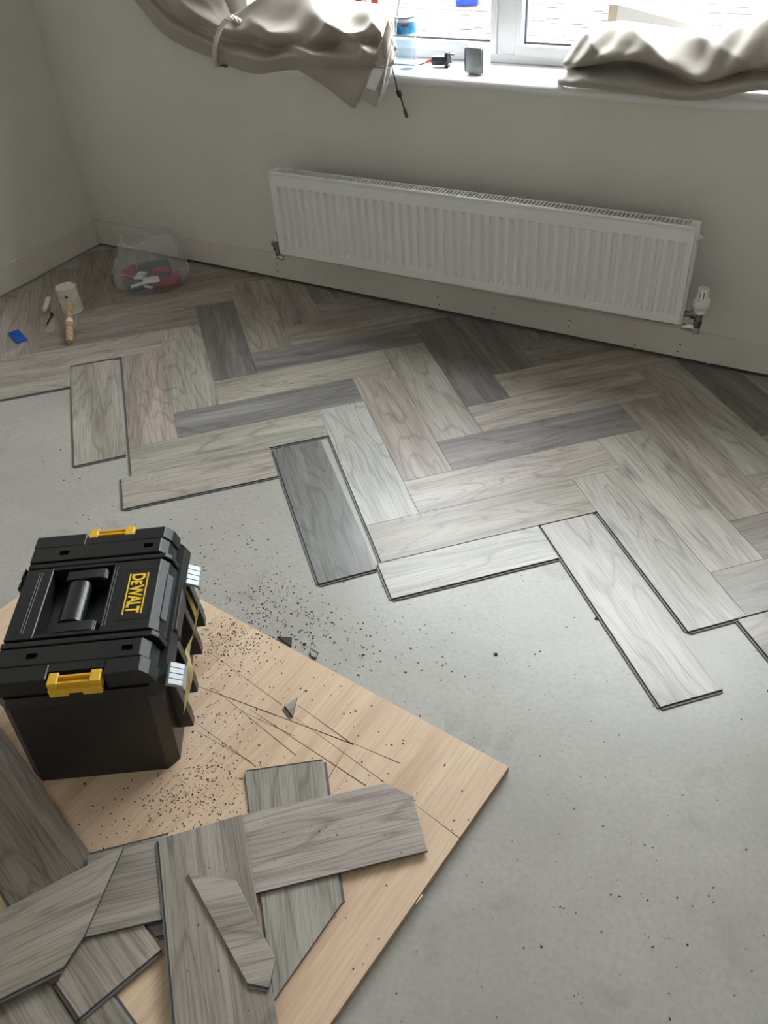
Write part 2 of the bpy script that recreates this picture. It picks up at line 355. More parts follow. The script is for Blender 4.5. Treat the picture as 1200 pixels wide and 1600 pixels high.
# window
win = empty('window_1', ((WX0+WX1)/2, .25, WZ0)); structure(win, 'white plastic window with a mullion and clear panes')
cx = (WX0+WX1)/2; FY0, FY1 = -.03, .04
xm = 1.895 - cx; hw = (WX1-WX0)/2
bm = BM()
box(bm, -hw, hw, FY0, FY1, 0, .028, .003, 1); box(bm, -hw, hw, FY0, FY1, WZ1-WZ0-.05, WZ1-WZ0, .003, 1)
box(bm, -hw, -hw+.05, FY0, FY1, .026, WZ1-WZ0-.048, .003, 1); box(bm, hw-.05, hw, FY0, FY1, .026, WZ1-WZ0-.048, .003, 1)
box(bm, xm-.032, xm+.032, FY0, FY1, .026, WZ1-WZ0-.048, .003, 1)
finish(bm, 'window_frame', M['upvc'], win)
H = WZ1-WZ0
xr = 3.02 - cx
for (a, b_) in ((-hw+.05, xm-.032), (xm+.032, hw-.05)):
    bm = BM(); e = .026; q = .042
    for (x0, x1, z0, z1) in ((a, b_, e, e+q-.012), (a, b_, H-.05-q, H-.05), (a, a+q-.02, e+q-.014, H-.05-q+.002), (b_-q+.02, b_, e+q-.014, H-.05-q+.002)):
        yy = -.040; box(bm, x0, x1, yy, .03, z0, z1, .004, 2)
    s = finish(bm, 'sash', M['upvc'], win)
    bm = BM(); g0, g1 = a+q-.02, b_-q+.02; zl, zh = e+q-.012, H-.05-q
    for (x0, x1, z0, z1) in ((g0, g1, zl, zl+.006), (g0, g1, zh-.006, zh), (g0, g0+.006, zl, zh), (g1-.006, g1, zl, zh)): box(bm, x0, x1, -.012, -.004, z0, z1)
    finish(bm, 'gasket', M['gasket'], s)
    bm = BM(); box(bm, g0+.001, g1-.001, -.006, .006, zl+.001, zh-.001); finish(bm, 'pane', M['glass'], s)

# outside ground with block paving
gr = None
bm = BM(); box(bm, -25, 30, .40, 40, -.25, -.17); box(bm, -25, 30, -40, RY-.15, -.25, -.15)
gr = structure(finish(bm, 'ground_outside', M['joint']), 'sandy ground under the block paving outside')
bm = BM()
for j in range(46):
    y = 2.6 + j*.105
    for i in range(38):
        x = -4.4 + i*.205 + (.1025 if j % 2 else 0)
        if j > 42 and False: continue
        dz = R_.uniform(-.003, .003); box(bm, x, x+.198, y, y+.098, -.17, -.15+dz)
pv = finish(bm, 'paver', M['paver'], gr); pv['kind'] = 'stuff'
bm = BM(); prism(bm, [(.14, 4.6), (.26, 4.6), (.16, 7.3), (.04, 7.3)], -.148, -.142)
tag(finish(bm, 'painted_line', M['paint']), 'white painted line across the block paving outside', 'road marking')
P = onz(1030, 34, -.14)
bm = BM(); lathe(bm, [(0, 0), (.05, 0), (.05, .012), (.028, .02), (.028, .9), (.02, .915), (0, .92)], 16)
tag(finish(bm, 'metal_post', M['post'], smooth=35, loc=(P.x+.0, P.y, -.145)), 'slim grey metal post standing on the paving outside', 'post')
P = onz(712, 14, -.14)
oc = empty('recycling_crate', (P.x, P.y+.30, -.143), .3, 'bright blue plastic crate standing out on the paving', 'crate')
bm = BM(); prism(bm, [(-.11, -.10), (.11, -.10), (.11, .10), (-.11, .10)], 0, .24, top_scale=[(-.14, -.12), (.14, -.12), (.14, .12), (-.14, .12)]); finish(bm, 'body', M['outcar'], oc)
bm = BM(); box(bm, -.15, .15, -.13, .13, .241, .265, .008, 2); finish(bm, 'lid', M['outcar'], oc)

# ------------------------------------------------------------------ herringbone planks
S = .15; LAT = Vector((1.2699, -.7607)); r2 = math.sqrt(.5)
def lat(u, v): return Vector((LAT.x + (u+v)*r2*S, LAT.y + (u-v)*r2*S))     # lattice units to the room
TONES = dict(L=(.53, .493, .44), LL=(.555, .535, .49), M=(.44, .398, .348), P=(.465, .418, .364), D=(.225, .213, .203), G=(.285, .27, .252), B=(.36, .322, .275), T=(.50, .46, .395))
def clip(poly, nx, ny, c):
    out = []
    for i in range(len(poly)):
        a, b = poly[i], poly[(i+1) % len(poly)]; da, db = a.x*nx+a.y*ny-c, b.x*nx+b.y*ny-c
        if da >= 0: out.append(a)
        if da*db < 0: out.append(a + (b-a)*(da/(da-db)))
    return out
FULL = {}; POLYS = []
def inside(poly, p):
    c = False
    for a, b in zip(poly, poly[1:]+poly[:1]):
        if (a.y > p.y) != (b.y > p.y) and p.x < (b.x-a.x)*(p.y-a.y)/(b.y-a.y) + a.x: c = not c
    return c
def plank_mesh(poly, h, name='plank', ch=.0007):
    """poly in local metres, counter-clockwise; a thin plank with an eased top edge"""
    bm = BM(); n = len(poly)
    cxy = sum(poly, Vector((0, 0)))/n
    ins = []
    for i in range(n):
        p, a, b = poly[i], poly[i-1], poly[(i+1) % n]
        e1 = (p-a).normalized(); e2 = (b-p).normalized(); n1 = Vector((-e1.y, e1.x)); n2 = Vector((-e2.y, e2.x))
        k = n1+n2; k = k/max(.25, k.dot(n1)) if k.length > 1e-6 else n1
        ins.append(p + k*ch)
    a = [bm.verts.new((*p, 0)) for p in poly]; m_ = [bm.verts.new((*p, h-.0007)) for p in poly]; t_ = [bm.verts.new((*p, h)) for p in ins]
    bm.faces.new(t_).material_index = 0; bm.faces.new(a[::-1]).material_index = 2
    for i in range(n):
        j = (i+1) % n
        bm.faces.new((a[i], a[j], m_[j], m_[i])).material_index = 1
        bm.faces.new((m_[i], m_[j], t_[j], t_[i])).material_index = 0
    bmesh.ops.recalc_face_normals(bm, faces=bm.faces[:])
    me = bpy.data.meshes.new(name); bm.to_mesh(me); bm.free()
    for k in ('wood', 'core', 'under'): me.materials.append(M[k])
    return me
def lips(par, poly, edges, h, wid=.0055):
    """locking lips along the given edges of a local polygon"""
    for i in edges:
        a, b = poly[i], poly[(i+1) % len(poly)]; d = (b-a).normalized(); nrm = Vector((d.y, -d.x))
        a2, b2 = a + d*.002, b - d*.002
        bm = BM()
        q = [a2 - nrm*.0004, a2 + nrm*wid, b2 + nrm*wid, b2 - nrm*.0004]
        prism(bm, [tuple(x) for x in q], .0004, .0021)
        q2 = [a2 + nrm*wid*.72, a2 + nrm*wid, b2 + nrm*wid, b2 + nrm*wid*.72]
        prism(bm, [tuple(x) for x in q2], .0021, .0030)
        finish(bm, 'locking_lip', M['lip'], par)
def lay(name, poly, along, z0, h, tone, edges=(), parent=None, tilt=(0, 0)):
    """poly: world Vectors; along: grain direction"""
    area = sum(p.x*q.y-q.x*p.y for p, q in zip(poly, poly[1:]+poly[:1]))
    if area < 0:
        n = len(poly); poly = poly[::-1]; edges = [(n-2-e) % n for e in edges]
    c = sum(poly, Vector((0, 0)))/len(poly); ang = math.atan2(along.y, along.x)
    ca, sa = math.cos(-ang), math.sin(-ang)
    loc = [Vector(((p-c).x*ca-(p-c).y*sa, (p-c).x*sa+(p-c).y*ca)) for p in poly]
    POLYS.append((poly, z0, z0+h))
    key = (tuple((round(p.x, 4), round(p.y, 4)) for p in loc), h)
    if key not in FULL: FULL[key] = plank_mesh(loc, h, name)
    o = link(name, FULL[key], parent, (c.x, c.y, z0), ang); o.rotation_euler = (tilt[0], tilt[1], ang)
    o.color = (*[x*R_.uniform(.97, 1.03) for x in TONES[tone]], 1)
    lips(o, loc, edges, h)
    return o
GAP = .0022
TU = {(0,0):'T',(0,1):'G',(0,2):'T',(0,-1):'G',(0,-2):'M',(0,-3):'M',(1,-1):'T',(1,0):'T',(1,1):'G',(1,2):'L',(1,3):'M',(1,-2):'B',(2,3):'B',(-1,0):'T',(-1,-1):'B',(-1,-2):'P',(-1,-3):'B',(-1,-4):'P',(2,2):'B',(2,1):'M',(2,0):'B'}
TV = {(0,0):'M',(0,1):'M',(0,2):'LL',(0,-1):'D',(0,-2):'D',(0,-3):'B',(-1,-1):'D',(-1,0):'T',(-1,1):'P',(-1,-2):'P',(-1,-3):'M',(-1,-4):'B',(1,3):'L',(1,2):'L',(1,1):'M',(1,0):'T',(1,-1):'D',(-2,-2):'P',(-2,-1):'P',(-2,0):'P',(-2,-3):'B',(-2,-4):'P'}
UMAX = {-1: 0, 0: 2, 1: 3, 2: 3, 3: 3}; VMAX = {-2: 0, -1: 1, 0: 2, 1: 3, 2: 3, 3: 3}
UL = {(0,2): [3, 0], (1,3): [3], (2,3): [], (-1,0): [0]}
VL = {(-1,1): [3], (0,2): [3], (1,3): [3, 0], (-1,0): [], (1,2): []}
def place(u0, u1, v0, v1, long_u, tone, edges=()):
    g = GAP/2
    P = [lat(u0+g, v1-g), lat(u1-g, v1-g), lat(u1-g, v0+g), lat(u0+g, v0+g)]     # bottom, right, top, left edges in order
    full = P
    for nx, ny, c in ((1, 0, .012), (0, -1, -.0005), (-1, 0, -(RX-.01))):
        P = clip(P, nx, ny, c)
        if len(P) < 3: return
    if abs(sum(p.x*q.y-q.x*p.y for p, q in zip(P, P[1:]+P[:1]))) < 2e-4: return
    al = (lat(1, 0)-lat(0, 0)) if long_u else (lat(0, -1)-lat(0, 0))
    if len(P) != 4 or P != full: edges = ()
    lay('plank', P, al, .0002, .006, tone, edges, floor)
TK = 'LMTPBGMT'
for m_ in range(-3, 4):
    for k in range(-16, 6):
        if k <= UMAX.get(m_, -99): place(5*m_-k, 5*m_-k+4, 3*m_+k, 3*m_+k+1, True, TU.get((m_, k), R_.choice('MTPBM')), UL.get((m_, k), ()))
        if k <= VMAX.get(m_, -99): place(5*m_-k+4, 5*m_-k+5, 3*m_+k, 3*m_+k+4, False, TV.get((m_, k), R_.choice('MTPBM')), VL.get((m_, k), ()))
place(-2.2, .765, 3, 4, True, 'T', [3, 0])
place(-7.2, -3.2, -2, -1, True, 'T', [0])
def loose(label, pts, long_u, z0, tone, edges, tilt=(0, 0)):
    P = [lat(*p) for p in pts]; al = (lat(1, 0)-lat(0, 0)) if long_u else (lat(0, -1)-lat(0, 0))
    return tag(lay('loose_plank', P, al, z0, .006, tone, edges, None, tilt), label, 'plank', 'loose planks along the front of the herringbone')
loose('dark grey plank set loosely at the edge of the herringbone, narrow gap beside it', [(.875, 7.16), (1.885, 7.13), (1.81, 3.08), (.80, 3.11)], False, .0002, 'D', [3, 0])
loose('pale grained plank sitting proud at the front edge beside the dark loose plank', [(1.93, 7.88), (4.86, 7.88), (4.86, 7.01), (1.93, 7.01)], True, .0002, 'LL', [3, 0])
loose('pale plank jutting furthest out from the herringbone onto the bare concrete', [(4.90, 11.10), (5.88, 11.10), (5.90, 7.02), (4.90, 7.02)], False, .0002, 'LL', [3, 0])
loose('pinkish grey plank lying loose near the mallet with an open gap on one side', [(-3.10, 2.25), (-2.07, 2.22), (-2.20, -1.93), (-3.20, -1.93)], False, .0002, 'P', [3, 0])
loose('brown grey plank at the outer end of the herringbone with its dark lip showing', [(6.82, 11.0), (10.6, 11.0), (10.6, 10.02), (6.82, 10.02)], True, .0002, 'B', [3, 0])

# ------------------------------------------------------------------ radiator
rx0, rx1 = 1.151, 2.647; RL = rx1-rx0; rh = .301
rad = empty('radiator', (rx0, -.142, .1965), 0, 'long white panel radiator with vertical flutes below the window', 'radiator')
rad.rotation_euler = (0, -math.radians(.38), 0)
bm = BM()
zs = [0, .028, .0400, .2500, .256, rh-.012]; pitch = .0333; nch = 44; x0 = (RL - nch*pitch)/2 + .006
xs = [0]
for i in range(nch): xs += [x0+i*pitch+.003, x0+i*pitch+.008, x0+i*pitch+.019, x0+i*pitch+.024]
xs.append(RL)
def dep(ix, iz):
    if ix == 0 or ix == len(xs)-1: return 0
    k = (ix-1) % 4; return .0100 if k in (1, 2) and iz in (2, 3) else 0
G = [[bm.verts.new((x, dep(ix, iz), z+(.0 if iz else .0))) for ix, x in enumerate(xs)] for iz, z in enumerate(zs)]
for a, b in zip(G, G[1:]):
    for i in range(len(xs)-1): bm.faces.new((a[i], a[i+1], b[i+1], b[i]))
tp = [bm.verts.new((x, .008, rh-.004)) for x in xs]; bt = [bm.verts.new((x, .009, -.006)) for x in xs]
for i in range(len(xs)-1):
    bm.faces.new((G[-1][i], G[-1][i+1], tp[i+1], tp[i])); bm.faces.new((bt[i], bt[i+1], G[0][i+1], G[0][i]))
finish(bm, 'front_panel', M['rad'], rad, smooth=25)
bm = BM(); box(bm, .004, RL-.004, .047, .053, -.002, rh-.01); finish(bm, 'back_panel', M['rad'], rad)
bm = BM(); box(bm, .01, RL-.01, .020, .040, .006, rh-.03); finish(bm, 'convector', M['radin'], rad)
for x in (-.004, RL):
    bm = BM(); box(bm, x, x+.004, .002, .056, -.004, rh+.004, .0012, 2); finish(bm, 'side_panel', M['rad'], rad, smooth=40)
bm = BM(); box(bm, -.003, RL+.003, .002, .012, rh-.004, rh+.003, .002, 2); box(bm, -.003, RL+.003, .048, .056, rh-.004, rh+.003, .002, 2)
box(bm, -.003, .02, .010, .050, rh-.002, rh+.0025); box(bm, RL-.024, RL+.003, .010, .050, rh-.002, rh+.0025)
gl = finish(bm, 'top_grille', M['rad'], rad, smooth=40)
nb = 112; bm = BM(); box(bm, -.0021, .0021, .011, .049, -.002, .0018); bars = None
for i in range(nb):
    x = .02 + (RL-.044)*(i+.5)/nb
    if bars is None: o = finish(bm, 'grille_bar', M['rad'], gl); bars = o.data
    else: o = link('grille_bar', bars, gl)
    o.location = (x, 0, rh)
bm = BM(); lathe(bm, [(0, -.006), (.009, -.006), (.009, .004), (.005, .006), (.005, .014), (0, .014)], 14, axis=(1, 0, 0)); finish(bm, 'bleed_plug', M['rad'], rad, smooth=35, loc=(RL+.004, .03, rh-.035))
# thermostatic valve
def vloc(p): return Vector(p) - Vector((rx0, -.142, .1965))
V0 = vloc((2.694, -.105, .20))
bm = BM()
tube(bm, [(-.046, 0, .018), (-.022, 0, .018)], .009, 14); tube(bm, [(-.024, 0, .018), (-.010, 0, .018)], .0135, 6); tube(bm, [(-.012, 0, .018), (.0, 0, .018)], .010, 14)
tube(bm, [(0, 0, -.026), (0, 0, .030)], .0115, 16); tube(bm, [(0, 0, -.012), (0, 0, .002)], .0140, 6)
vb = finish(bm, 'valve_body', M['dull'], rad, smooth=35, loc=V0)
bm = BM(); tube(bm, [(-.004, 0, -.026), (-.030, 0, -.026)], .0125, 6); tube(bm, [(-.028, 0, -.026), (-.044, 0, -.026)], .0105, 16); tube(bm, [(0, 0, -.040), (0, 0, -.020)], .0125, 14)
finish(bm, 'compression_fitting', M['chrome'], vb, smooth=35)
bm = BM(); lathe(bm, [(0, .028), (.016, .028), (.0175, .030), (.0175, .037), (.016, .040), (.022, .046), (.0245, .053), (.0245, .068), (.022, .074), (.0185, .076), (.0172, .104), (.015, .108), (0, .110)], 28)
hd = finish(bm, 'valve_head', M['trv'], vb, smooth=35)
bm = BM()
for k in range(10):
    a = 2*math.pi*k/10 + .35; vs = box(bm, -.0012, .0012, -.0230, -.0122, .079, .101)
    for v in vs: x, y = v.co.x, v.co.y; v.co.x, v.co.y = x*math.cos(a)-y*math.sin(a), x*math.sin(a)+y*math.cos(a)
carve(hd, bm)
bm = BM(); lathe(bm, [(0, .076), (.0132, .076), (.0132, .1035), (0, .1035)], 20); finish(bm, 'sensor_capsule', M['dark'], vb, smooth=40)
# lockshield valve
V1 = vloc((1.112, -.105, .20))
bm = BM(); tube(bm, [(.040, 0, .014), (-.006, 0, .014)], .0085, 14); tube(bm, [(.024, 0, .014), (.010, 0, .014)], .013, 6); tube(bm, [(0, 0, -.030), (0, 0, .030)], .011, 14); tube(bm, [(0, 0, -.010), (0, 0, .004)], .0135, 6)
tube(bm, [(-.022, 0, .014), (-.004, 0, .014)], .0085, 12); tube(bm, [(-.014, 0, .014), (-.014, 0, -.012)], .0055, 10)
lv = finish(bm, 'lockshield_valve', M['dull'], rad, smooth=35, loc=V1)
bm = BM(); tube(bm, [(-.004, 0, -.032), (.022, 0, -.040)], [.011, .010], 14); finish(bm, 'compression_fitting', M['chrome'], lv, smooth=35)
bm = BM(); lathe(bm, [(0, .026), (.0105, .026), (.0115, .03), (.009, .052), (.006, .058), (0, .059)], 16); finish(bm, 'valve_cap', M['trv'], lv, smooth=40)
bm = BM(); pts = [ony(1068, 511, -.105), ony(1040, 507, -.10), ony(980, 497, -.085), ony(930, 487, -.07), ony(895, 478, -.05), ony(875, 470, -.02), ony(868, 467, .012)]
tube(bm, catmull(pts, 24), .0055, 12); tag(finish(bm, 'heating_pipe', M['pipe'], smooth=60), 'thin painted heating pipe running from the thermostatic valve under the radiator', 'pipe')

# ------------------------------------------------------------------ plywood board
BK = Vector((2.7447, -1.7012)); fx = Vector((-.9942, .1077)); fy = Vector((-.0905, -.9959)); BW, BL, BT = 1.25, 1.15, .018
board = empty('plywood_board', (BK.x, BK.y, 0), math.atan2(-fx.y, -fx.x), 'pale pinkish plywood board lying on the concrete, scored by knife cuts', 'board')
ex, ey = -fx, Vector((fx.y, -fx.x)) * (1 if (fx.y*fy.x - fx.x*fy.y) < 0 else -1)
BAX = Vector((-fx.x, -fx.y)); BAY = Vector((-BAX.y, BAX.x))
def bl(p): q = Vector((p[0], p[1])) - BK; return (q.dot(BAX), q.dot(BAY))
bm = BM(); prism(bm, [(0, 0), (-BW, 0), (-BW-.02, -BL), (-.02, -BL)][::-1], .0004, BT, 0, 1); finish(bm, 'sheet', [M['ply'], M['plyedge']], board)
def cutline(p0, p1, wdt, mat):
    a = Vector(bl(onz(*p0, BT).xy)); b = Vector(bl(onz(*p1, BT).xy)); d = (b-a).normalized(); nn = Vector((-d.y, d.x))*wdt/2
    bm = BM(); prism(bm, [tuple(a), tuple(b-d*.01+nn), tuple(b), tuple(b-d*.01-nn), tuple(a+d*.01-nn)][::-1] if False else [tuple(a-nn*.3), tuple(b-nn), tuple(b+nn), tuple(a+nn*.3)], BT-.0005, BT+.00025)
    finish(bm, 'knife_cut', mat, board)
for p0, p1, wd in (((298, 1068), (432, 1118), .0022), ((374, 1096), (552, 1163), .0022), ((548, 1160), (626, 1193), .0018), ((333, 1075), (462, 1180), .0016), ((390, 1108), (572, 1228), .0022), ((466, 1102), (552, 1164), .0022), ((322, 1015), (440, 1101), .0012), ((446, 1110), (600, 1222), .0012),
                   ((540, 1170), (512, 1218), .0016), ((650, 1258), (720, 1311), .0014), ((302, 1126), (400, 1198), .0014), ((300, 1138), (392, 1190), .0010), ((375, 1110), (460, 1150), .0010)): cutline(p0, p1, wd, M['cut'])
for p0, p1, wd in (((268, 1212), (372, 1272), .0012), ((732, 1205), (730, 1222), .002), ((240, 1600), (262, 1560), .002), ((650, 1412), (660, 1398), .004)): cutline(p0, p1, wd, M['scratch'])

# ------------------------------------------------------------------ offcuts on the board
def offcut(name, label, pts, ztop, grain, tone, edges=(), h=.006, cat='offcut'):
    P = [onz(x, y, ztop).xy for x, y in pts]; g = onz(*grain[1], ztop).xy - onz(*grain[0], ztop).xy
    return tag(lay(name, P, g, ztop-h, h, tone, edges), label, cat, 'plank offcuts on the plywood' if name == 'plank_offcut' else 'small plank chips')
offcut('plank_offcut', 'long grey offcut with a slanted end lying underneath the other boards', [(382, 1206), (505, 1188), (534, 1410), (428, 1562), (398, 1330)], .0242, ((505, 1188), (530, 1380)), 'M', [0, 1])
offcut('plank_offcut', 'pale grey offcut with a clipped corner near the outer edge of the plywood', [(372, 1274), (603, 1223), (645, 1244), (668, 1329), (398, 1396)], .0304, ((398, 1396), (668, 1329)), 'L', [])
ea, eb = onz(8, 1143, .0242).xy, onz(146, 1334, .0242).xy; ed = (eb-ea).normalized(); en = Vector((ed.y, -ed.x)); ea = ea - ed*.10 + en*.004; eb = eb + ed*.012 + en*.004
tag(lay('plank_offcut', [ea, eb, eb + en*.15, ea + en*.15], ed, .0182, .006, 'B', [2]), 'dull brown plank in the shade at the foot of the toolbox', 'offcut', 'plank offcuts on the plywood')
offcut('plank_offcut', 'square-ended grey offcut lying at the very corner under the pile', [(-30, 1500), (78, 1536), (124, 1610), (-30, 1640)], .0242, ((78, 1536), (124, 1610)), 'M', [1])
offcut('plank_offcut', 'small grey strip showing under the five-sided offcut on bare plywood', [(134, 1560), (176, 1556), (216, 1612), (134, 1640)], .0242, ((176, 1556), (212, 1608)), 'B', [1])
offcut('plank_offcut', 'dark sliver of plank wedged under the square offcut', [(205, 1425), (262, 1418), (266, 1458), (244, 1463)], .0242, ((205, 1440), (262, 1425)), 'G', [2])
offcut('plank_offcut', 'five-sided grey offcut with lips on two edges', [(88, 1537), (135, 1450), (222, 1442), (252, 1483), (124, 1590)], .0304, ((222, 1442), (252, 1483)), 'M', [3, 4])
offcut('plank_offcut', 'grey plank offcut tucked beneath the pointed one and the long plank', [(137, 1336), (262, 1304), (270, 1432), (133, 1464)], .0366, ((133, 1464), (270, 1432)), 'M', [0])
offcut('plank_offcut', 'broad pointed offcut on top of the pile below the toolbox', [(-60, 1455), (193, 1322), (130, 1464), (98, 1512), (-60, 1590)], .0428, ((-60, 1590), (98, 1512)), 'P', [3])
offcut('plank_offcut', 'long brown grey plank with a dark lip down one side, crossing the pile', [(247, 1311), (378, 1272), (438, 1620), (276, 1630)], .0428, ((247, 1311), (276, 1630)), 'M', [3])
offcut('plank_offcut', 'narrow tapering offcut resting on the long brown grey plank', [(293, 1364), (369, 1376), (430, 1498), (420, 1543), (386, 1536)], .0490, ((386, 1500), (430, 1490)), 'P', [3])
offcut('wood_chip', 'small grey triangular chip alone on the plywood', [(444, 1102), (464, 1089), (457, 1119)], .0242, ((444, 1102), (464, 1089)), 'L', [2])
o = offcut('wood_chip', 'dark upturned chip at the edge of the plywood', [(433, 994), (456, 995), (455, 1010)], .0062, ((433, 994), (456, 995)), 'D', [])
o.data = o.data.copy(); o.data.materials[0] = M['under']
offcut('wood_chip', 'tiny pale chip on the concrete beside the plywood edge', [(484, 1014), (496, 1021), (494, 1027), (486, 1025)], .0062, ((484, 1014), (496, 1021)), 'L', [0])

# ------------------------------------------------------------------ toolbox
tb = empty('toolbox', (1.938, -1.904, BT), math.radians(33.5), 'black plastic toolbox with yellow latches and a grip handle standing on the plywood', 'toolbox')
def cham(x0, x1, y0, y1, c): return [(x0+c, y0), (x1-c, y0), (x1, y0+c), (x1, y1-c), (x1-c, y1), (x0+c, y1), (x0, y1-c), (x0, y0+c)]
bm = BM(); prism(bm, cham(-.168, .128, -.205, .205, .022), .0002, .232, 0, 0, cham(-.160, .140, -.200, .200, .022)); finish(bm, 'body', M['tbox'], tb)
bm = BM(); prism(bm, cham(-.166, .160, -.206, .206, .026), .2325, .258, 0, 0, cham(-.163, .152, -.203, .203, .028))
lid = finish(bm, 'lid', M['tbox'], tb)
def lidpart(name, pro, y0, y1, mat=M['tbox'], bev=.0015):
    bm = BM(); yprism(bm, pro, y0, y1); 
    if bev: bmesh.ops.bevel(bm, geom=bm.edges[:], offset=bev, segments=1, affect='EDGES')
    return finish(bm, name, mat, lid)
ZT = .300
def front(x): return [(x, ZT), (x+.015, ZT-.015), (x+.024, .2582)]
lidpart('rear_panel', [(-.156, .2582), (-.152, ZT), (-.098, ZT), (-.098, .2582)], -.096, .096)
lidpart('logo_panel', [(.026, .2582), (.026, ZT)] + front(.122), -.096, .096)
for s in (-1, 1):
    a, b = sorted((s*.0888, s*.096)); lidpart('well_rim', [(-.098, .2582), (-.098, ZT), (.026, ZT), (.026, .2582)], a, b, bev=0)
    a, b = sorted((s*.101, s*.114)); lidpart('lid_rib', [(-.157, .2582), (-.154, ZT-.001)] + [(.130, ZT-.001), (.141, ZT-.012), (.149, .2582)], a, b)
    a, b = sorted((s*.119, s*.162)); lp = lidpart('lid_panel', [(-.158, .2582), (-.155, ZT)] + front(.114), a, b)
    # end panel, notched around the latch
    for x0, x1 in ((-.157, -.050), (.053, .118)):
        a, b = sorted((s*.163, s*.199))
        pro = [(x0, .2582), (x0, ZT-.0008), (x1, ZT-.0008), (x1, .2582)] if x1 < 0 else [(x0, .2582), (x0, ZT-.0008)] + front(x1)
        lidpart('end_panel', pro, a, b)
    bm = BM(); a, b = sorted((s*.163, s*.182)); box(bm, -.0495, .0525, a, b, .2583, ZT-.0012); finish(bm, 'latch_back', M['tbox'], lid)
    # small moulded pockets
    for px0 in (-.088, .088):
        yc = s*.141
        bm = BM(); box(bm, px0-.010, px0+.010, yc-.007, yc+.007, ZT-.009, ZT+.006); carve(lp, bm)
bm = BM(); box(bm, .1285, .1425, -.064, .058, .270, .2735); vs = bm.verts[:]
bmesh.ops.rotate(bm, verts=vs, cent=(.1355, 0, .272), matrix=Matrix.Rotation(math.radians(55), 3, 'Y')); bmesh.ops.translate(bm, verts=vs, vec=(.0055, 0, .0115)); finish(bm, 'label_window', M['label'], lid)
for x in (-.124, -.119, .030, .035):
    bm = BM(); box(bm, x-.0009, x+.0009, -.083, .083, ZT-.0004, ZT+.0014, .0005, 1); finish(bm, 'raised_line', M['tbox'], lid)
bm = BM()
for a in ((.046, -.084, .049, .084),): pass
for (x0, x1, y0, y1) in ((.1120, .1127, -.070, .068), (.0530, .0537, -.070, .068), (.053, .1127, .0675, .0682), (.053, .1127, -.0702, -.0695)): box(bm, x0, x1, y0, y1, ZT-.0003, ZT+.0006)
finish(bm, 'logo_border', M['tbox'], lid)
# handle
bm = BM(); sec = []
for k in range(12): a = 2*math.pi*k/12; sec.append((.025*math.cos(a)*(1 if abs(math.cos(a)) < .9 else .98), .0155*math.sin(a)))
yprism(bm, [(-.040+x, .2835+z) for x, z in sec], -.056, .056); bmesh.ops.bevel(bm, geom=[e for e in bm.edges if abs(e.verts[0].co.y-e.verts[1].co.y) < 1e-6], offset=.003, segments=2, affect='EDGES')
hn = finish(bm, 'handle', M['tgrip'], tb, smooth=50)
for s in (-1, 1):
    bm = BM(); a, b = sorted((s*.0575, s*.0855)); yprism(bm, [(-.066, .262), (-.068, .2965), (.006, .2985), (.014, .294), (.018, .276), (.016, .262)], a, b); bmesh.ops.bevel(bm, geom=bm.edges[:], offset=.002, segments=2, affect='EDGES'); finish(bm, 'handle_arm', M['tbox'], hn, smooth=35)
# latches
for s in (-1, 1):
    bm = BM()
    def lb(x0, x1, y0, y1, z0, z1, bv=.0012):
        a, b = sorted((s*y0, s*y1)); box(bm, x0, x1, a, b, z0, z1, bv, 1)
    lb(-.046, -.028, .184, .212, .274, .2985); lb(.030, .049, .184, .212, .274, .2985); lb(-.029, .031, .190, .196, .270, .2975); lb(-.029, .031, .196, .204, .272, .290); lb(-.029, .031, .204, .209, .274, .2955)
    lb(-.046, -.012, .206, .2165, .268, .286); lb(.014, .049, .206, .2165, .268, .286); lb(-.013, .015, .206, .2150, .273, .286)
    finish(bm, 'latch', M['yellow'], tb)
# lettering
def text_mesh(body, size, bold):
    c = bpy.data.curves.new('lettering', 'FONT'); c.body = body; c.size = size; c.offset = bold; c.extrude = .0004; c.space_character = .93
    o = bpy.data.objects.new('lettering', c); COL.objects.link(o); bpy.context.view_layer.update()
    me = bpy.data.meshes.new_from_object(o.evaluated_get(bpy.context.evaluated_depsgraph_get())); bpy.data.objects.remove(o); return me
logo = None
bmL = BM(); xcur = 0
for body, sc in (('D', 1.0), ('E', .82), ('WALT', 1.0)):
    me = text_mesh(body, 1.0, .030); b2 = BM(); b2.from_mesh(me)
    xs_ = [v.co.x for v in b2.verts]; ys_ = [v.co.y for v in b2.verts]; zs_ = [v.co.z for v in b2.verts]
    x0_, x1_, y0_, y1_ = min(xs_), max(xs_), min(ys_), max(ys_)
    for v in b2.verts: v.co = ((v.co.x-x0_)*sc*.86 + xcur, (v.co.y-y0_)/(y1_-y0_)*sc, v.co.z)
    xcur += (x1_-x0_)*sc*.86 + .045
    tmp = bpy.data.meshes.new('tmp'); b2.to_mesh(tmp); b2.free(); bmL.from_mesh(tmp)
tot = xcur-.045
for v in bmL.verts:   # reading runs from the far end of the lid towards the near end, letter tops to the front
    tx, ty, tz = v.co; v.co = (.0690 + ty*.0275, .0545 - tx/tot*.109, ZT + .0005 + tz)
finish(bmL, 'logo_lettering', M['logo'], lid)
for x in (.0635, .0995):
    bm = BM(); box(bm, x, x+.0028, -.057, .0565, ZT, ZT+.0008); finish(bm, 'logo_bar', M['logo'], lid)
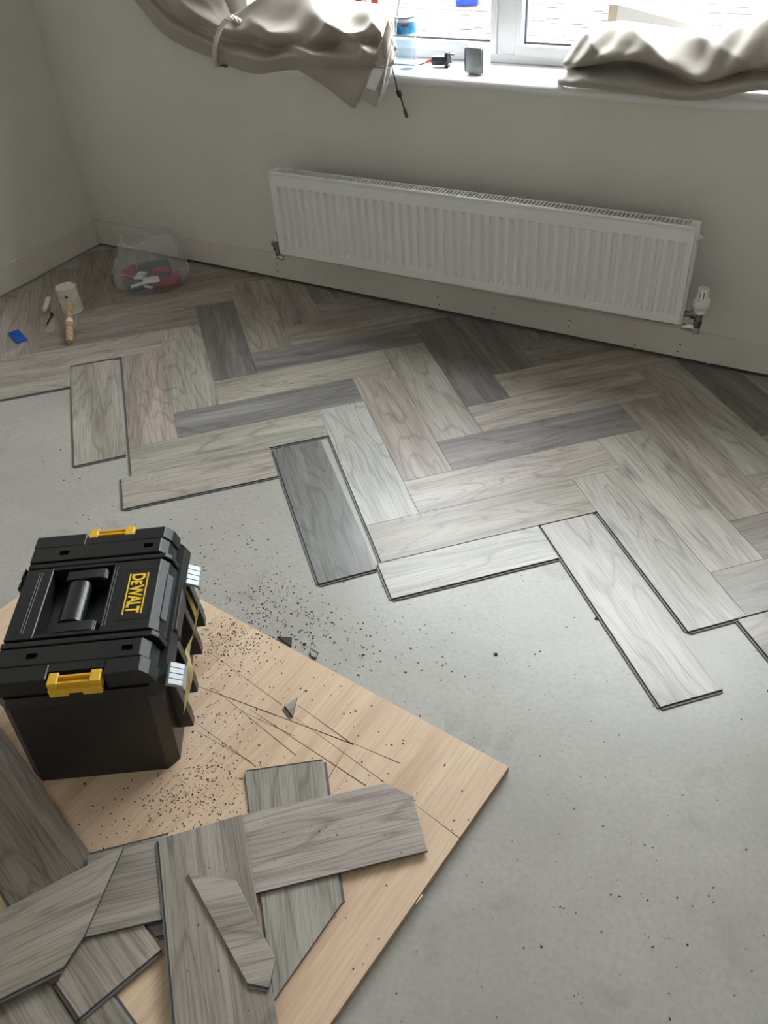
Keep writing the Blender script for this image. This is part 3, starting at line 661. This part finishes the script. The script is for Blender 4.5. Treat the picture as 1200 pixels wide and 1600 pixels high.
# front ribs, lid rim, hinges
bm = BM(); box(bm, .1405, .1555, -.16, .16, .212, .231, .003, 1); box(bm, .150, .160, -.062, .050, .216, .252, .002, 1); finish(bm, 'front_rim', M['tbox'], tb)
for y in (.135, .052, -.052, -.138):
    bm = BM(); yprism(bm, [(.126, .055), (.163, .055), (.163, .085), (.150, .211), (.134, .211)], y-.011, y+.011); bmesh.ops.bevel(bm, geom=bm.edges[:], offset=.0015, segments=1, affect='EDGES'); finish(bm, 'front_rib', M['tbox'], tb)
for y in (.115, .085):
    bm = BM(); yprism(bm, [(-.164, .235), (-.178, .245), (-.180, .268), (-.170, .280), (-.163, .270)], y-.008, y+.008); finish(bm, 'hinge_knuckle', M['tbox'], tb)
for (yc, zc, dy) in ((.112, .232, .029), (-.172, .252, .026)):
    bm = BM(); 
    pr = [(.153, zc-.002), (.160, zc+.004), (.184, zc-.008), (.187, zc-.022), (.183, zc-.023), (.180, zc-.012)]
    yprism(bm, pr, yc-dy, yc+dy); bmesh.ops.bevel(bm, geom=bm.edges[:], offset=.0008, segments=1, affect='EDGES')
    cl = finish(bm, 'front_clip', M['silver'], tb)
    for k in range(3):
        y = yc - dy + (k+1)*dy/2; bm = BM(); yprism(bm, [(.158, zc+.0085), (.187, zc-.0060), (.187, zc-.0115), (.158, zc+.0030)], y-.0010, y+.0010); carve(cl, bm)
path = [(.184, .083, .205), (.183, .017, .203), (.180, -.040, .204), (.172, -.075, .196), (.182, -.115, .204), (.176, -.150, .180), (.166, -.182, .150)]
pts = catmull([Vector(p) for p in path], 40); bm = BM(); L = []
for i, p in enumerate(pts):
    t_ = i/39; wd = .0110*(1 - .55*math.exp(-((t_-.62)/.05)**2)); tw = .5*math.sin(t_*7)
    L.append((bm.verts.new(p + Vector((math.sin(tw)*wd, 0, math.cos(tw)*wd))), bm.verts.new(p - Vector((math.sin(tw)*wd, 0, math.cos(tw)*wd)))))
for a, b in zip(L, L[1:]): bm.faces.new((a[0], b[0], b[1], a[1]))
bmesh.ops.solidify(bm, geom=bm.faces[:], thickness=.0012)
finish(bm, 'yellow_strap', M['tape'], tb, smooth=60)
bm = BM(); pts = [Vector(p) for p in ((.152, .085, .225), (.168, .06, .16), (.158, .03, .120))]; L = []
for i, p in enumerate(catmull(pts, 12)): w_ = .010*math.sin(math.pi*(i+1)/13); L.append((bm.verts.new(p+Vector((w_*.4, 0, w_))), bm.verts.new(p-Vector((w_*.4, 0, w_)))))
for a, b in zip(L, L[1:]): bm.faces.new((a[0], b[0], b[1], a[1]))
bmesh.ops.solidify(bm, geom=bm.faces[:], thickness=.001); finish(bm, 'yellow_strap', M['tape'], tb, smooth=60)

# ------------------------------------------------------------------ curtains
def loft(name, rows, nu, nv, mat, disp=None, thick=.003, parent=None):
    """rows: list of stations, each a list of Vectors across the cloth"""
    across = [catmull(r, nv) for r in rows]
    cols = [catmull([a[j] for a in across], nu) for j in range(nv)]
    bm = BM(); V = [[bm.verts.new(cols[j][i] + (disp(i/(nu-1), j/(nv-1), cols[j][i]) if disp else Vector((0, 0, 0)))) for j in range(nv)] for i in range(nu)]
    for i in range(nu-1):
        for j in range(nv-1): bm.faces.new((V[i][j], V[i+1][j], V[i+1][j+1], V[i][j+1]))
    bmesh.ops.recalc_face_normals(bm, faces=bm.faces[:])
    bmesh.ops.solidify(bm, geom=bm.faces[:], thickness=thick)
    return finish(bm, name, mat, parent, smooth=180)
cur = empty('curtain', (1.0, -.05, WZ0), 0, 'beige curtain gathered by a rope tieback and draped over the sill beside the bottle', 'curtain', 'pair of window curtains')
def rel(o, v): return Vector(v) - o.location
LC = [
 [(20,-300,-.03),(35,-315,-.085),(50,-325,-.055),(66,-333,-.085),(84,-342,-.055),(100,-350,-.03)],
 [(112,-120,-.03),(126,-135,-.085),(142,-146,-.06),(160,-156,-.09),(180,-166,-.06),(198,-175,-.03)],
 [(206,-4,-.03),(216,-14,-.085),(232,-20,-.06),(252,-26,-.095),(275,-34,-.065),(298,-42,-.03)],
 [(262,58,-.03),(272,40,-.10),(290,33,-.065),(305,20,-.10),(322,6,-.065),(342,-8,-.03)],
 [(338,94,-.035),(338,74,-.105),(343,57,-.07),(349,44,-.105),(353,34,-.075),(362,22,-.035)],
 [(395,115,-.04),(396,92,-.125),(402,72,-.06),(402,52,-.10),(404,28,-.06),(412,-6,-.02)],
 [(450,110,-.035),(452,88,-.105),(458,74,-.05),(458,52,-.085),(462,28,-.03),(474,-14,.05)],
 [(510,110,-.035),(512,88,-.11),(514,68,-.06),(515,48,-.09),(520,24,-.03),(534,0,.07)],
 [(560,110,-.035),(562,86,-.11),(563,64,-.065),(564,46,-.08),(568,28,-.03),(580,6,.06)],
 [(594,110,-.03),(596,90,-.085),(598,74,-.05),(598,56,-.06),(600,40,-.02),(604,14,.04)],
 [(612,104,-.03),(614,94,-.06),(615,84,-.04),(616,74,-.045),(616,62,-.02),(612,34,.03)],
]
rows = []
for i, r in enumerate(LC):
    row = [rel(cur, ony(*p)) for p in r]
    e = row[-1].copy()
    if i >= 6: row += [e + Vector((0, .05, -.03)), Vector((e.x, .17, WZ0 + .012 - cur.location.z))] if i < 9 else [e + Vector((-.004, .014, -.02)), Vector((e.x - .008, e.y + .02, WZ0 + .012 - cur.location.z))]
    else: row += [e + Vector((.01, .012, -.03)), e + Vector((.01, .016, -.10))]
    rows.append(row)
def dl(s, t, p):
    g = max(0, 1 - s*1.9); k = math.sin(min(1, t*1.45)*math.pi) if t < .69 else 0
    def rg(x): return 1 - 2*abs(math.sin(x))**.75
    f = .017*g*rg(math.pi*6.5*t + 2*s) + .026*(1-g)*rg(math.pi*(5.5*s + 2.4*t)) * math.exp(-((s-.72)/.25)**2) + .011*(1-g)*math.sin(2*math.pi*(8*s - 3.2*t) + 1)
    pin = 1 - .55*math.exp(-((s-.40)/.05)**2)
    return Vector((0, -f*k*pin, f*.5*k*pin))
loft('cloth', rows, 110, 64, M['fabric'], dl, .003, cur)
def flap(name, quad, nu, nv, mat, wav, parent):
    """quad rows of (px,py,Y)"""
    rows = [[rel(parent, ony(*p)) for p in r] for r in quad]
    return loft(name, rows, nu, nv, mat, lambda s, t, p: Vector((0, -wav*math.sin(s*9 + t*3), 0)), .0025, parent)
flap('hanging_hem', [[(450, 99, -.045), (466, 108, -.048), (480, 118, -.045)], [(490, 97, -.05), (505, 120, -.066), (516, 143, -.052)], [(530, 97, -.05), (540, 126, -.076), (552, 168, -.058)], [(575, 98, -.05), (572, 126, -.072), (560, 160, -.058)], [(594, 99, -.045), (588, 116, -.062), (574, 140, -.056)]], 26, 14, M['fabric'], .006, cur)
flap('folded_corner', [[(578, 108, -.075), (570, 135, -.07), (563, 153, -.06)], [(595, 108, -.082), (588, 140, -.076), (588, 167, -.066)], [(612, 104, -.06), (606, 130, -.06), (594, 160, -.058)]], 16, 12, M['lining'], .003, cur)
flap('care_label', [[(583, 106, -.088), (571, 138, -.084)], [(602, 108, -.086), (586, 143, -.082)]], 6, 6, M['white'], .001, cur)
flap('lining_fold', [[(604, 48, -.07), (590, 80, -.082), (581, 96, -.080)], [(614, 66, -.07), (600, 90, -.092), (590, 104, -.085)], [(617, 80, -.05), (612, 96, -.075), (600, 106, -.075)]], 14, 14, M['lining'], .006, cur)
flap('turned_edge', [[(607, 30, -.06), (597, 66, -.088), (601, 94, -.094)], [(612, 44, -.06), (603, 72, -.096), (604, 95, -.097)], [(617, 66, -.045), (613, 82, -.08), (606, 95, -.09)]], 14, 14, M['fabric'], .003, cur)

# rope tieback: two twisted strands around the gathered cloth, ending at a hook
loop = [ony(362, 26, -.045), ony(374, 33, -.085), ony(362, 28, -.115), ony(350, 36, -.128), ony(341, 52, -.135), ony(336, 70, -.135), ony(335, 88, -.110), ony(336, 100, -.065), ony(340, 101, -.035), ony(346, 96, -.018)]
core = catmull([Vector(p) for p in loop], 120)
tie = empty('rope_tieback', core[0], 0, 'cream twisted rope tieback looped round the gathered curtain', 'tieback')
for ph in (0, 2.094, 4.189):
    bm = BM(); pts = []
    for i, p in enumerate(core):
        d = (core[min(i+1, 119)] - core[max(i-1, 0)]).normalized(); u = d.cross(Vector((0, .3, 1))).normalized(); v = d.cross(u); a = i*.42 + ph
        pts.append(p - core[0] + (u*math.cos(a) + v*math.sin(a))*.0042)
    tube(bm, pts, .0046, 8); finish(bm, 'strand', M['rope'], tie, smooth=180)
hk = ony(354, 101, -.012)
bm = BM(); lathe(bm, [(0, .013), (.008, .012), (.009, .003), (.004, 0), (.004, -.02)], 14, axis=(0, -1, 0)); tube(bm, [(-.0, -.010, 0), (-.016, -.016, -.002), (-.026, -.022, .006)], .0032, 8)
tag(finish(bm, 'tieback_hook', M['hook'], smooth=50, loc=(hk.x, -.012, hk.z)), 'small dark hook on the wall under the rope tieback', 'hook')

cur2 = empty('curtain', (2.5, -.03, WZ0), 0, 'beige curtain folded in a heap on the sill above the thermostatic valve', 'curtain', 'pair of window curtains')
RC = [
 [(872,130,.03),(873,124,.0),(884,108,.05),(882,100,.02),(887,82,.04),(899,62,.07),(912,50,.09)],
 [(890,134,-.005),(888,126,-.035),(896,106,.045),(894,99,-.02),(900,78,.0),(912,54,.04),(925,43,.08)],
 [(925,137,-.025),(924,126,-.058),(928,102,.04),(925,95,-.045),(930,72,-.03),(938,48,.015),(948,37,.075)],
 [(960,140,-.03),(960,128,-.062),(962,97,.045),(962,90,-.05),(965,70,-.035),(968,46,.015),(976,36,.075)],
 [(1000,146,-.034),(1000,133,-.064),(1000,98,.04),(1000,92,-.055),(1005,72,-.04),(1006,48,.015),(1012,40,.075)],
 [(1050,154,-.038),(1050,142,-.066),(1050,115,.01),(1050,106,-.062),(1050,82,-.045),(1050,54,.01),(1054,46,.07)],
 [(1100,155,-.038),(1100,146,-.066),(1100,129,-.03),(1100,122,-.068),(1100,92,-.028),(1100,60,.02),(1104,48,.075)],
 [(1150,145,-.034),(1150,134,-.06),(1150,114,-.01),(1150,106,-.062),(1150,76,-.05),(1150,46,.0),(1154,36,.06)],
 [(1200,140,-.03),(1200,128,-.058),(1200,107,-.005),(1200,98,-.06),(1200,64,-.05),(1200,32,.0),(1204,20,.05)],
 [(1290,150,-.03),(1290,136,-.058),(1290,104,-.005),(1290,94,-.06),(1290,50,-.05),(1290,0,.0),(1294,-20,.05)],
 [(1380,160,-.03),(1380,140,-.058),(1380,90,-.01),(1380,70,-.06),(1380,-10,-.05),(1380,-90,-.01),(1384,-110,.03)],
]
rows = []
for r in RC:
    row = [rel(cur2, ony(*p)) for p in r]; e = row[-1]
    row += [e + Vector((0, .03, -.02)), Vector((e.x, .125, WZ0 + .010 - cur2.location.z))]; rows.append(row)
def dr(s, t, p):
    k = math.sin(min(1, t*1.25)*math.pi) if t < .8 else 0
    f = .009*(1 - 2*abs(math.sin(math.pi*(4.2*s + 2.4*t)))**.75) + .007*math.sin(2*math.pi*(9*s - 3.5*t) + 2) * (.4 + .6*math.sin(s*7)**2)
    return Vector((0, -f*k, .3*f*k))
loft('cloth', rows, 120, 64, M['fabric'], dr, .003, cur2)

# ------------------------------------------------------------------ things on the sill
ZS = WZ0
bt = empty('water_bottle', (1.612, .066, ZS), 0, 'clear plastic water bottle with a blue label on the sill', 'bottle')
pr = [(0, .004), (.026, .0), (.031, .003), (.0335, .012), (.0335, .030), (.0325, .034), (.0340, .040), (.0340, .050), (.0322, .054), (.0340, .060), (.0340, .070), (.0322, .074), (.0340, .080), (.0340, .090), (.0330, .094), (.0345, .100), (.0345, .102), (.0338, .104), (.0338, .150), (.0345, .152), (.0340, .162), (.030, .180), (.022, .198), (.015, .208), (.0135, .212), (.0135, .222), (.0155, .223), (.0155, .226), (.0125, .227), (.0125, .238)]
bm = BM(); lathe(bm, pr, 36); finish(bm, 'shell', M['pet'], bt, smooth=60)
bm = BM(); lathe(bm, [(0, .005)] + [(r-.0016, h+.0015) for r, h in pr[1:20]] + [(0, .1495)], 36); finish(bm, 'water', M['water'], bt, smooth=60)
bm = BM(); lathe(bm, [(.0341, .105), (.0349, .106), (.0349, .149), (.0341, .150)], 36); finish(bm, 'label', M['blabel'], bt, smooth=60)
bm = BM(); lathe(bm, [(.0350, .106), (.0353, .106), (.0353, .1075), (.0350, .1075)], 36); lathe(bm, [(.0350, .140), (.0353, .140), (.0353, .149), (.0350, .149)], 36); finish(bm, 'label_band', M['white'], bt)
bm = BM()
for k in range(6): a = math.radians(-62 - k*6); vs = box(bm, -.0012, .0012, -.0003, .0003, .128, .136)
for i, v in enumerate(bm.verts):
    a = math.radians(-48 - (i//8)*6); x, y = v.co.x, v.co.y + .0352; rr = y; v.co.x, v.co.y = rr*math.cos(a) - x*math.sin(a), rr*math.sin(a) + x*math.cos(a)
finish(bm, 'label_print', M['red'], bt)
bm = BM(); lathe(bm, [(0, .252), (.0145, .252), (.0152, .250), (.0152, .230), (.0135, .230)], 30); finish(bm, 'cap', M['cap'], bt, smooth=40)

bx_ = empty('speaker_box', (1.862, .075, ZS), math.radians(-10), 'small white cube-like box with a silver front on the sill by the mullion', 'box')
bm = BM(); box(bm, -.033, .033, -.0235, .027, 0, .082, .010, 3); finish(bm, 'case', M['white'], bx_, smooth=40)
bm = BM(); box(bm, -.029, .029, -.0268, -.0225, .004, .078, .0018, 2); finish(bm, 'front_face', M['silver'], bx_, smooth=40)
bm = BM(); 
for x in (-.034, .0315): box(bm, x, x+.0025, -.0262, -.0215, .008, .074)
finish(bm, 'seam', M['gasket'], bx_)

pg = empty('power_plug', (1.712, .125, ZS), math.radians(12), 'black mains plug adapter with a red cord end beside the small white box', 'plug')
bm = BM(); prism(bm, [(-.018, -.022), (.018, -.022), (.024, 0), (.014, .022), (-.014, .022), (-.024, 0)], 0, .012)
for v in bm.verts: x, y, z = v.co; v.co = (z + .012, x, y + .0225)
bmesh.ops.bevel(bm, geom=bm.edges[:], offset=.0015, segments=1, affect='EDGES'); finish(bm, 'plug_face', M['dark'], pg)
bm = BM(); box(bm, -.034, .0122, -.013, .013, .006, .032, .005, 2); finish(bm, 'plug_body', M['dark'], pg, smooth=40)
for q in ((.024, .042, -.003, .003, .034, .040), (.024, .040, -.014, -.008, .010, .014), (.024, .040, .008, .014, .010, .014)):
    bm = BM(); box(bm, *q, .0005, 1); finish(bm, 'pin', M['chrome'], pg)
bm = BM(); tube(bm, [(-.033, 0, .018), (-.044, .0, .017), (-.056, .0, .013)], [.007, .005, .0035], 12); finish(bm, 'strain_relief', M['redcord'], pg, smooth=60)
bm = BM(); tube(bm, catmull([Vector(p) for p in ((-.054, 0, .012), (-.085, .004, .0035), (-.13, .012, .0028), (-.19, .02, .0028))], 20), .0024, 8); finish(bm, 'cord', M['gasket'], pg, smooth=60)

hb = onz(980, 20, .985); bq = empty('carton', (2.36, .180, ZS), math.radians(-5), 'long white sloping-topped carton with a beige end behind the heaped curtain', 'carton')
bm = BM(); yprism(bm, [(-.10, 0), (-.10, .186), (.16, .142), (.16, 0)], -.02, .03); bmesh.ops.bevel(bm, geom=bm.edges[:], offset=.002, segments=1, affect='EDGES'); finish(bm, 'sleeve', M['card'], bq)
bm = BM(); box(bm, -.128, -.1002, -.018, .028, .001, .184, .003, 2); finish(bm, 'end_cap', M['kraft'], bq)

cb = [ony(612, 100, .02), ony(614, 112, -.02), ony(617, 122, -.036), ony(621, 140, -.034), ony(626, 152, -.03), ony(631, 168, -.026), ony(636, 184, -.026)]
c0 = cb[0]; cb = [p - c0 for p in cb]
ca = empty('black_cable', c0, 0, 'thin black cable with a moulded bead hanging over the edge of the sill', 'cable')
bm = BM(); tube(bm, catmull(cb, 40), .0024, 10); finish(bm, 'lead', M['dark'], ca, smooth=60)
bm = BM(); a, b = Vector(cb[3]), Vector(cb[4]); tube(bm, [a, a.lerp(b, .15), a.lerp(b, .85), b], [.004, .008, .008, .004], 12); finish(bm, 'ferrite_bead', M['dark'], ca, smooth=40)
bm = BM(); a, b = Vector(cb[5]), Vector(cb[6]); tube(bm, [a, a.lerp(b, .3), a.lerp(b, .9), b], [.0028, .0055, .0055, .003], 12); finish(bm, 'plug_tip', M['hook'], ca, smooth=40)
wc = [ony(630, -30, .02), ony(624, 0, .015), ony(621, 20, .01), ony(619, 38, .004), ony(618.5, 54, .0)]
bm = BM(); tube(bm, catmull([p - wc[0] for p in wc], 30), .0022, 8); tag(finish(bm, 'white_cord', M['white'], smooth=60, loc=wc[0]), 'thin white cord looping down beside the water bottle', 'cord')
pk = empty('printed_packet', (1.37, .186, ZS), math.radians(2), 'white packet with red printed stripes standing behind the draped curtain', 'packet')
bm = BM(); prism(bm, [(-.09, -.016), (.09, -.016), (.09, .016), (-.09, .016)], .0, .215, top_scale=[(-.086, -.004), (.086, -.004), (.086, .004), (-.086, .004)]); bmesh.ops.bevel(bm, geom=bm.edges[:], offset=.003, segments=2, affect='EDGES'); finish(bm, 'pouch', M['card'], pk)
bm = BM()
for k in range(3): x = -.07 + k*.06; prism(bm, [(x, -.0172), (x+.022, -.0172), (x+.022, -.0150), (x, -.0150)], .10, .205, top_scale=[(x+.01, -.0065), (x+.032, -.0065), (x+.032, -.0040), (x+.01, -.0040)])
finish(bm, 'red_print', M['red'], pk)

# ------------------------------------------------------------------ things on the planks
ZP = .0062
ml = empty('mallet', (.405, -.562, ZP), 0, 'white rubber mallet with a worn wooden handle, head standing on end', 'mallet')
bm = BM(); lathe(bm, [(0, .0), (.037, .0), (.0405, .004), (.0405, .02), (.0385, .05), (.0395, .096), (.0405, .102), (.0395, .107), (.033, .108), (.030, .1045), (0, .1035)], 36); finish(bm, 'head', M['rubber'], ml, smooth=35)
h1 = Vector((.022, -.022, .050)); h2 = onz(108.5, 533, .022) - Vector((.405, -.562, ZP)); h2.z = .0125
bm = BM(); tube(bm, [h1.lerp(h2, f) for f in (0, .1, .35, .6, .9, .98, 1)], [.0125, .0125, .0118, .0128, .0138, .0132, .011], 18); finish(bm, 'handle', M['handle'], ml, smooth=40)
bm = BM(); tube(bm, [h1.lerp(h2, f) for f in (.46, .49, .53, .55)], [.0128, .0136, .0138, .0132], 18); finish(bm, 'tape_wrap', M['white'], ml, smooth=60)
bm = BM(); lathe(bm, [(0, .001), (.006, .001), (.007, -.002), (0, -.002)], 12, axis=(.62, -.78, 0), org=(.024, -.0305, .078)); finish(bm, 'dark_mark', M['hook'], ml)

def lying(name, label, cat, p0, p1, z, build):
    a, b = onz(*p0, z), onz(*p1, z); d = b-a; e = empty(name, (a.x, a.y, ZP), math.atan2(d.y, d.x), label, cat); build(e, d.xy.length); return e
def b_stub(e, L):
    bm = BM(); box(bm, 0, L*.86, -.010, .010, 0, .014, .004, 3); finish(bm, 'wedge_body', M['white'], e, smooth=40)
    bm = BM(); box(bm, L*.84, L*.93, -.008, .008, 0, .011, .003, 2); finish(bm, 'tip', M['kraft'], e, smooth=40)
lying('plastic_spacer', 'short white plastic spacer lying beside the mallet', 'spacer', (76, 466), (70, 488), .012, b_stub)
def b_screw(e, L):
    bm = BM(); tube(bm, [(0, 0, .0036), (L*.85, 0, .0034), (L, 0, .0030)], [.0032, .0030, .0006], 10); finish(bm, 'shank', M['steel'], e, smooth=50)
    bm = BM(); tube(bm, [(-.004, 0, .0066), (0, 0, .0066), (.006, 0, .0045)], [.0066, .0066, .003], 12); finish(bm, 'screw_head', M['steel'], e, smooth=40)
lying('screw', 'dark screw lying on the planks between mallet and blue wedge', 'screw', (81, 493), (73, 508), .008, b_screw)
def b_wedge(e, L):
    bm = BM(); prism(bm, [(0, -.021), (L, -.021), (L, .021), (0, .021)], 0, .009, top_scale=[(.002, -.020), (L-.001, -.020), (L-.001, .020), (.002, .020)]); bmesh.ops.bevel(bm, geom=bm.edges[:], offset=.0012, segments=1, affect='EDGES'); finish(bm, 'wedge_body', M['blue'], e)
    bm = BM()
    for k in range(7): x = L*(.15 + k*.11); box(bm, x, x+.003, -.017, .017, .0088, .0102)
    finish(bm, 'grip_ridge', M['blue'], e)
lying('blue_spacer_wedge', 'flat bright blue plastic spacer wedge on the planks', 'wedge', (21, 519), (35, 534), .008, b_wedge)

# clear bag of spacers
BC = Vector((.520, -.215))
bg_ = empty('plastic_bag', (BC.x, BC.y, ZP), math.radians(-42), 'crumpled clear plastic bag of coloured spacers in the corner', 'bag')
bm = BM(); nu, nv = 64, 30; V = []
for i in range(nv):
    t_ = i/(nv-1); row = []
    for k in range(nu):
        a = 2*math.pi*k/nu; ca, sa = math.cos(a), math.sin(a)
        sq = (abs(ca)**3 + abs(sa)**3)**(-1/3)                # a boxy outline
        if t_ < .62:
            h = t_/.62; rr = (.80 + .20*math.sin(math.pi*h))*sq; rx_, ry_ = .150*rr, .156*rr; z = .003 + .085*h
        else:
            h = (t_-.62)/.38; rr = sq*(.80 + .12*h - .25*h*h); rx_, ry_ = .150*rr*(1 - .45*h), .156*rr; z = .088 + .085*h
        up = max(0, t_-.45)
        crk = 1 + up*.16*math.sin(5*a + 9*t_) + .03*math.sin(13*a - 17*t_) + (.02 + .05*up)*(1 - 2*abs(math.sin(7*a + 4*t_*math.sin(2*a)))) + R_.uniform(-.008, .008)
        row.append(bm.verts.new((rx_*crk*ca - .09*up, ry_*crk*sa + .04*up, z*(1 + .12*up*math.sin(3*a + 1) + .05*math.sin(2*a)))))
    V.append(row)
for a, b in zip(V, V[1:]):
    for k in range(nu): bm.faces.new((a[k], a[(k+1) % nu], b[(k+1) % nu], b[k]))
bm.faces.new(V[0][::-1])
rim = [v.co.copy() for v in V[-1]]; fold = [v.co.copy() for v in V[17][34:62]]
finish(bm, 'film', M['bag'], bg_, smooth=35)
bm = BM(); tube(bm, rim + rim[:1], .0018, 6, cap=False); finish(bm, 'bag_rim', M['film_edge'], bg_, smooth=60)
bm = BM(); tube(bm, [p*1.004 for p in fold], .0016, 6); finish(bm, 'crease', M['film_edge'], bg_, smooth=60)
items = [('red', (259, 436), .030, 14, (.060, .028, .020), 'large dark red block inside the clear bag'), ('red', (202, 427), .040, 62, (.045, .010, .026), 'thin red strip at one side of the clear bag'),
         ('white', (236, 437), .057, 10, (.034, .024, .005), 'white square spacer uppermost in the clear bag'), ('white', (220, 430), .045, 75, (.030, .020, .005), 'white spacer leaning inside the clear bag'),
         ('white', (215, 445), .0365, 30, (.030, .007, .004), 'thin white stick in the bottom of the clear bag'), ('white', (232, 448), .024, -30, (.022, .006, .004), 'small white stick beside the red block in the bag'),
         ('green', (241, 420), .030, 8, (.070, .024, .024), 'dark green block at the back of the clear bag'),
         ('green', (218, 446), .013, 12, (.050, .034, .011), 'dark green piece under the white stick in the bag'), ('navy', (254, 428), .062, -10, (.034, .014, .008), 'navy blue piece against the red block in the bag'), ('red', (252, 422), .079, 12, (.034, .014, .007), 'small red piece on top of the green block in the bag')]
for col_, (x, y), z, rz, (sx, sy, sz), lab in items:
    p = onz(x, y, z)
    bm = BM(); prism(bm, [(-sx, -sy), (sx, -sy), (sx, sy), (-sx, sy)], -sz, sz, top_scale=[(-sx*.93, -sy*.9), (sx*.93, -sy*.9), (sx*.93, sy*.9), (-sx*.93, sy*.9)]); bmesh.ops.bevel(bm, geom=bm.edges[:], offset=min(.003, sz*.3), segments=1, affect='EDGES')
    o = finish(bm, 'spacer_piece', M[col_], loc=(p.x, p.y, max(z, ZP + sz + .004)), rz=math.radians(rz + 34)); tag(o, lab, 'spacer', 'spacers in the clear bag')

# ------------------------------------------------------------------ crumbs and dust
def crumbs(name, label, clusters, parent=None):
    bm = BM()
    for (cx_, cy_, sx, sy, n_, z, big) in clusters:
        for _ in range(n_):
            p = onz(cx_ + R_.gauss(0, sx), cy_ + R_.gauss(0, sy), z)
            if z > .01:
                q = bl(p.xy)
                if q[1] > -.004 or q[0] > -.004: continue
            else:
                q = bl(p.xy)
                if q[1] < .002 and q[0] < .002: continue
            if any(z0 - .004 < z < z1 - .001 and inside(pl, p.xy) for pl, z0, z1 in POLYS): continue
            if z > .02 and not any(abs(z1 - z) < .0005 and inside(pl, p.xy) for pl, z0, z1 in POLYS): continue
            q = p.xy - Vector((1.938, -1.904)); q = Vector((q.x*.8339 + q.y*.5519, -q.x*.5519 + q.y*.8339))
            if z > .01 and -.172 < q.x < .132 and abs(q.y) < .209: continue
            r = R_.uniform(.0006, .0017)*big; a = R_.uniform(0, 3.14); el = R_.uniform(1, 2.4); n3 = R_.choice((3, 4, 5))
            pts = [(p.x + r*(el*math.cos(2*math.pi*k/n3)*math.cos(a) - math.sin(2*math.pi*k/n3)*math.sin(a))*R_.uniform(.7, 1.1), p.y + r*(el*math.cos(2*math.pi*k/n3)*math.sin(a) + math.sin(2*math.pi*k/n3)*math.cos(a))*R_.uniform(.7, 1.1)) for k in range(n3)]
            prism(bm, pts, z, z + r*R_.uniform(.5, 1.0))
    o = finish(bm, name, M['crumb']); tag(o, label, 'sawdust', kind='stuff'); return o
crumbs('sawdust', 'dark plank crumbs scattered over the plywood', [(365, 1000, 42, 26, 430, BT, .95), (330, 1130, 45, 45, 170, BT, .9), (305, 1235, 48, 38, 480, BT, .85), (520, 1300, 60, 20, 22, .0304, .8), (340, 1450, 30, 60, 16, .0428, .8), (470, 1080, 120, 60, 90, BT, 1.0), (600, 1250, 110, 70, 50, BT, 1.1), (560, 1480, 70, 60, 25, BT, 1.1), (190, 1290, 40, 30, 40, BT, 1.2)])
crumbs('sawdust', 'dark crumbs and grit scattered over the bare concrete', [(415, 945, 38, 26, 230, 0, 1.1), (470, 985, 36, 20, 150, 0, 1.1), (360, 870, 60, 45, 110, 0, 1.1), (560, 1010, 60, 45, 80, 0, 1.2), (700, 950, 160, 90, 120, 0, .9), (900, 1200, 180, 180, 110, 0, .85), (950, 1450, 150, 110, 50, 0, .9), (180, 820, 80, 40, 40, 0, 1.1), (60, 700, 50, 50, 14, 0, 1.1)])
for px_, py_, r, lab in ((775, 1023, .0042, 'black crumb of plank alone on open concrete beside the jutting plank'), (932, 967, .0042, 'black crumb touching the edge of the jutting pale plank'), (476, 1007, .004, 'black crumb between the two chips on the concrete')):
    p = onz(px_, py_, 0); bm = BM(); bmesh.ops.create_icosphere(bm, subdivisions=2, radius=r)
    for v in bm.verts: v.co = v.co*R_.uniform(.75, 1.15); v.co.z *= .5
    lo = min(v.co.z for v in bm.verts)
    tag(finish(bm, 'plank_crumb', M['crumb'], loc=(p.x, p.y, -lo)), lab, 'crumb', 'larger black crumbs on the concrete')
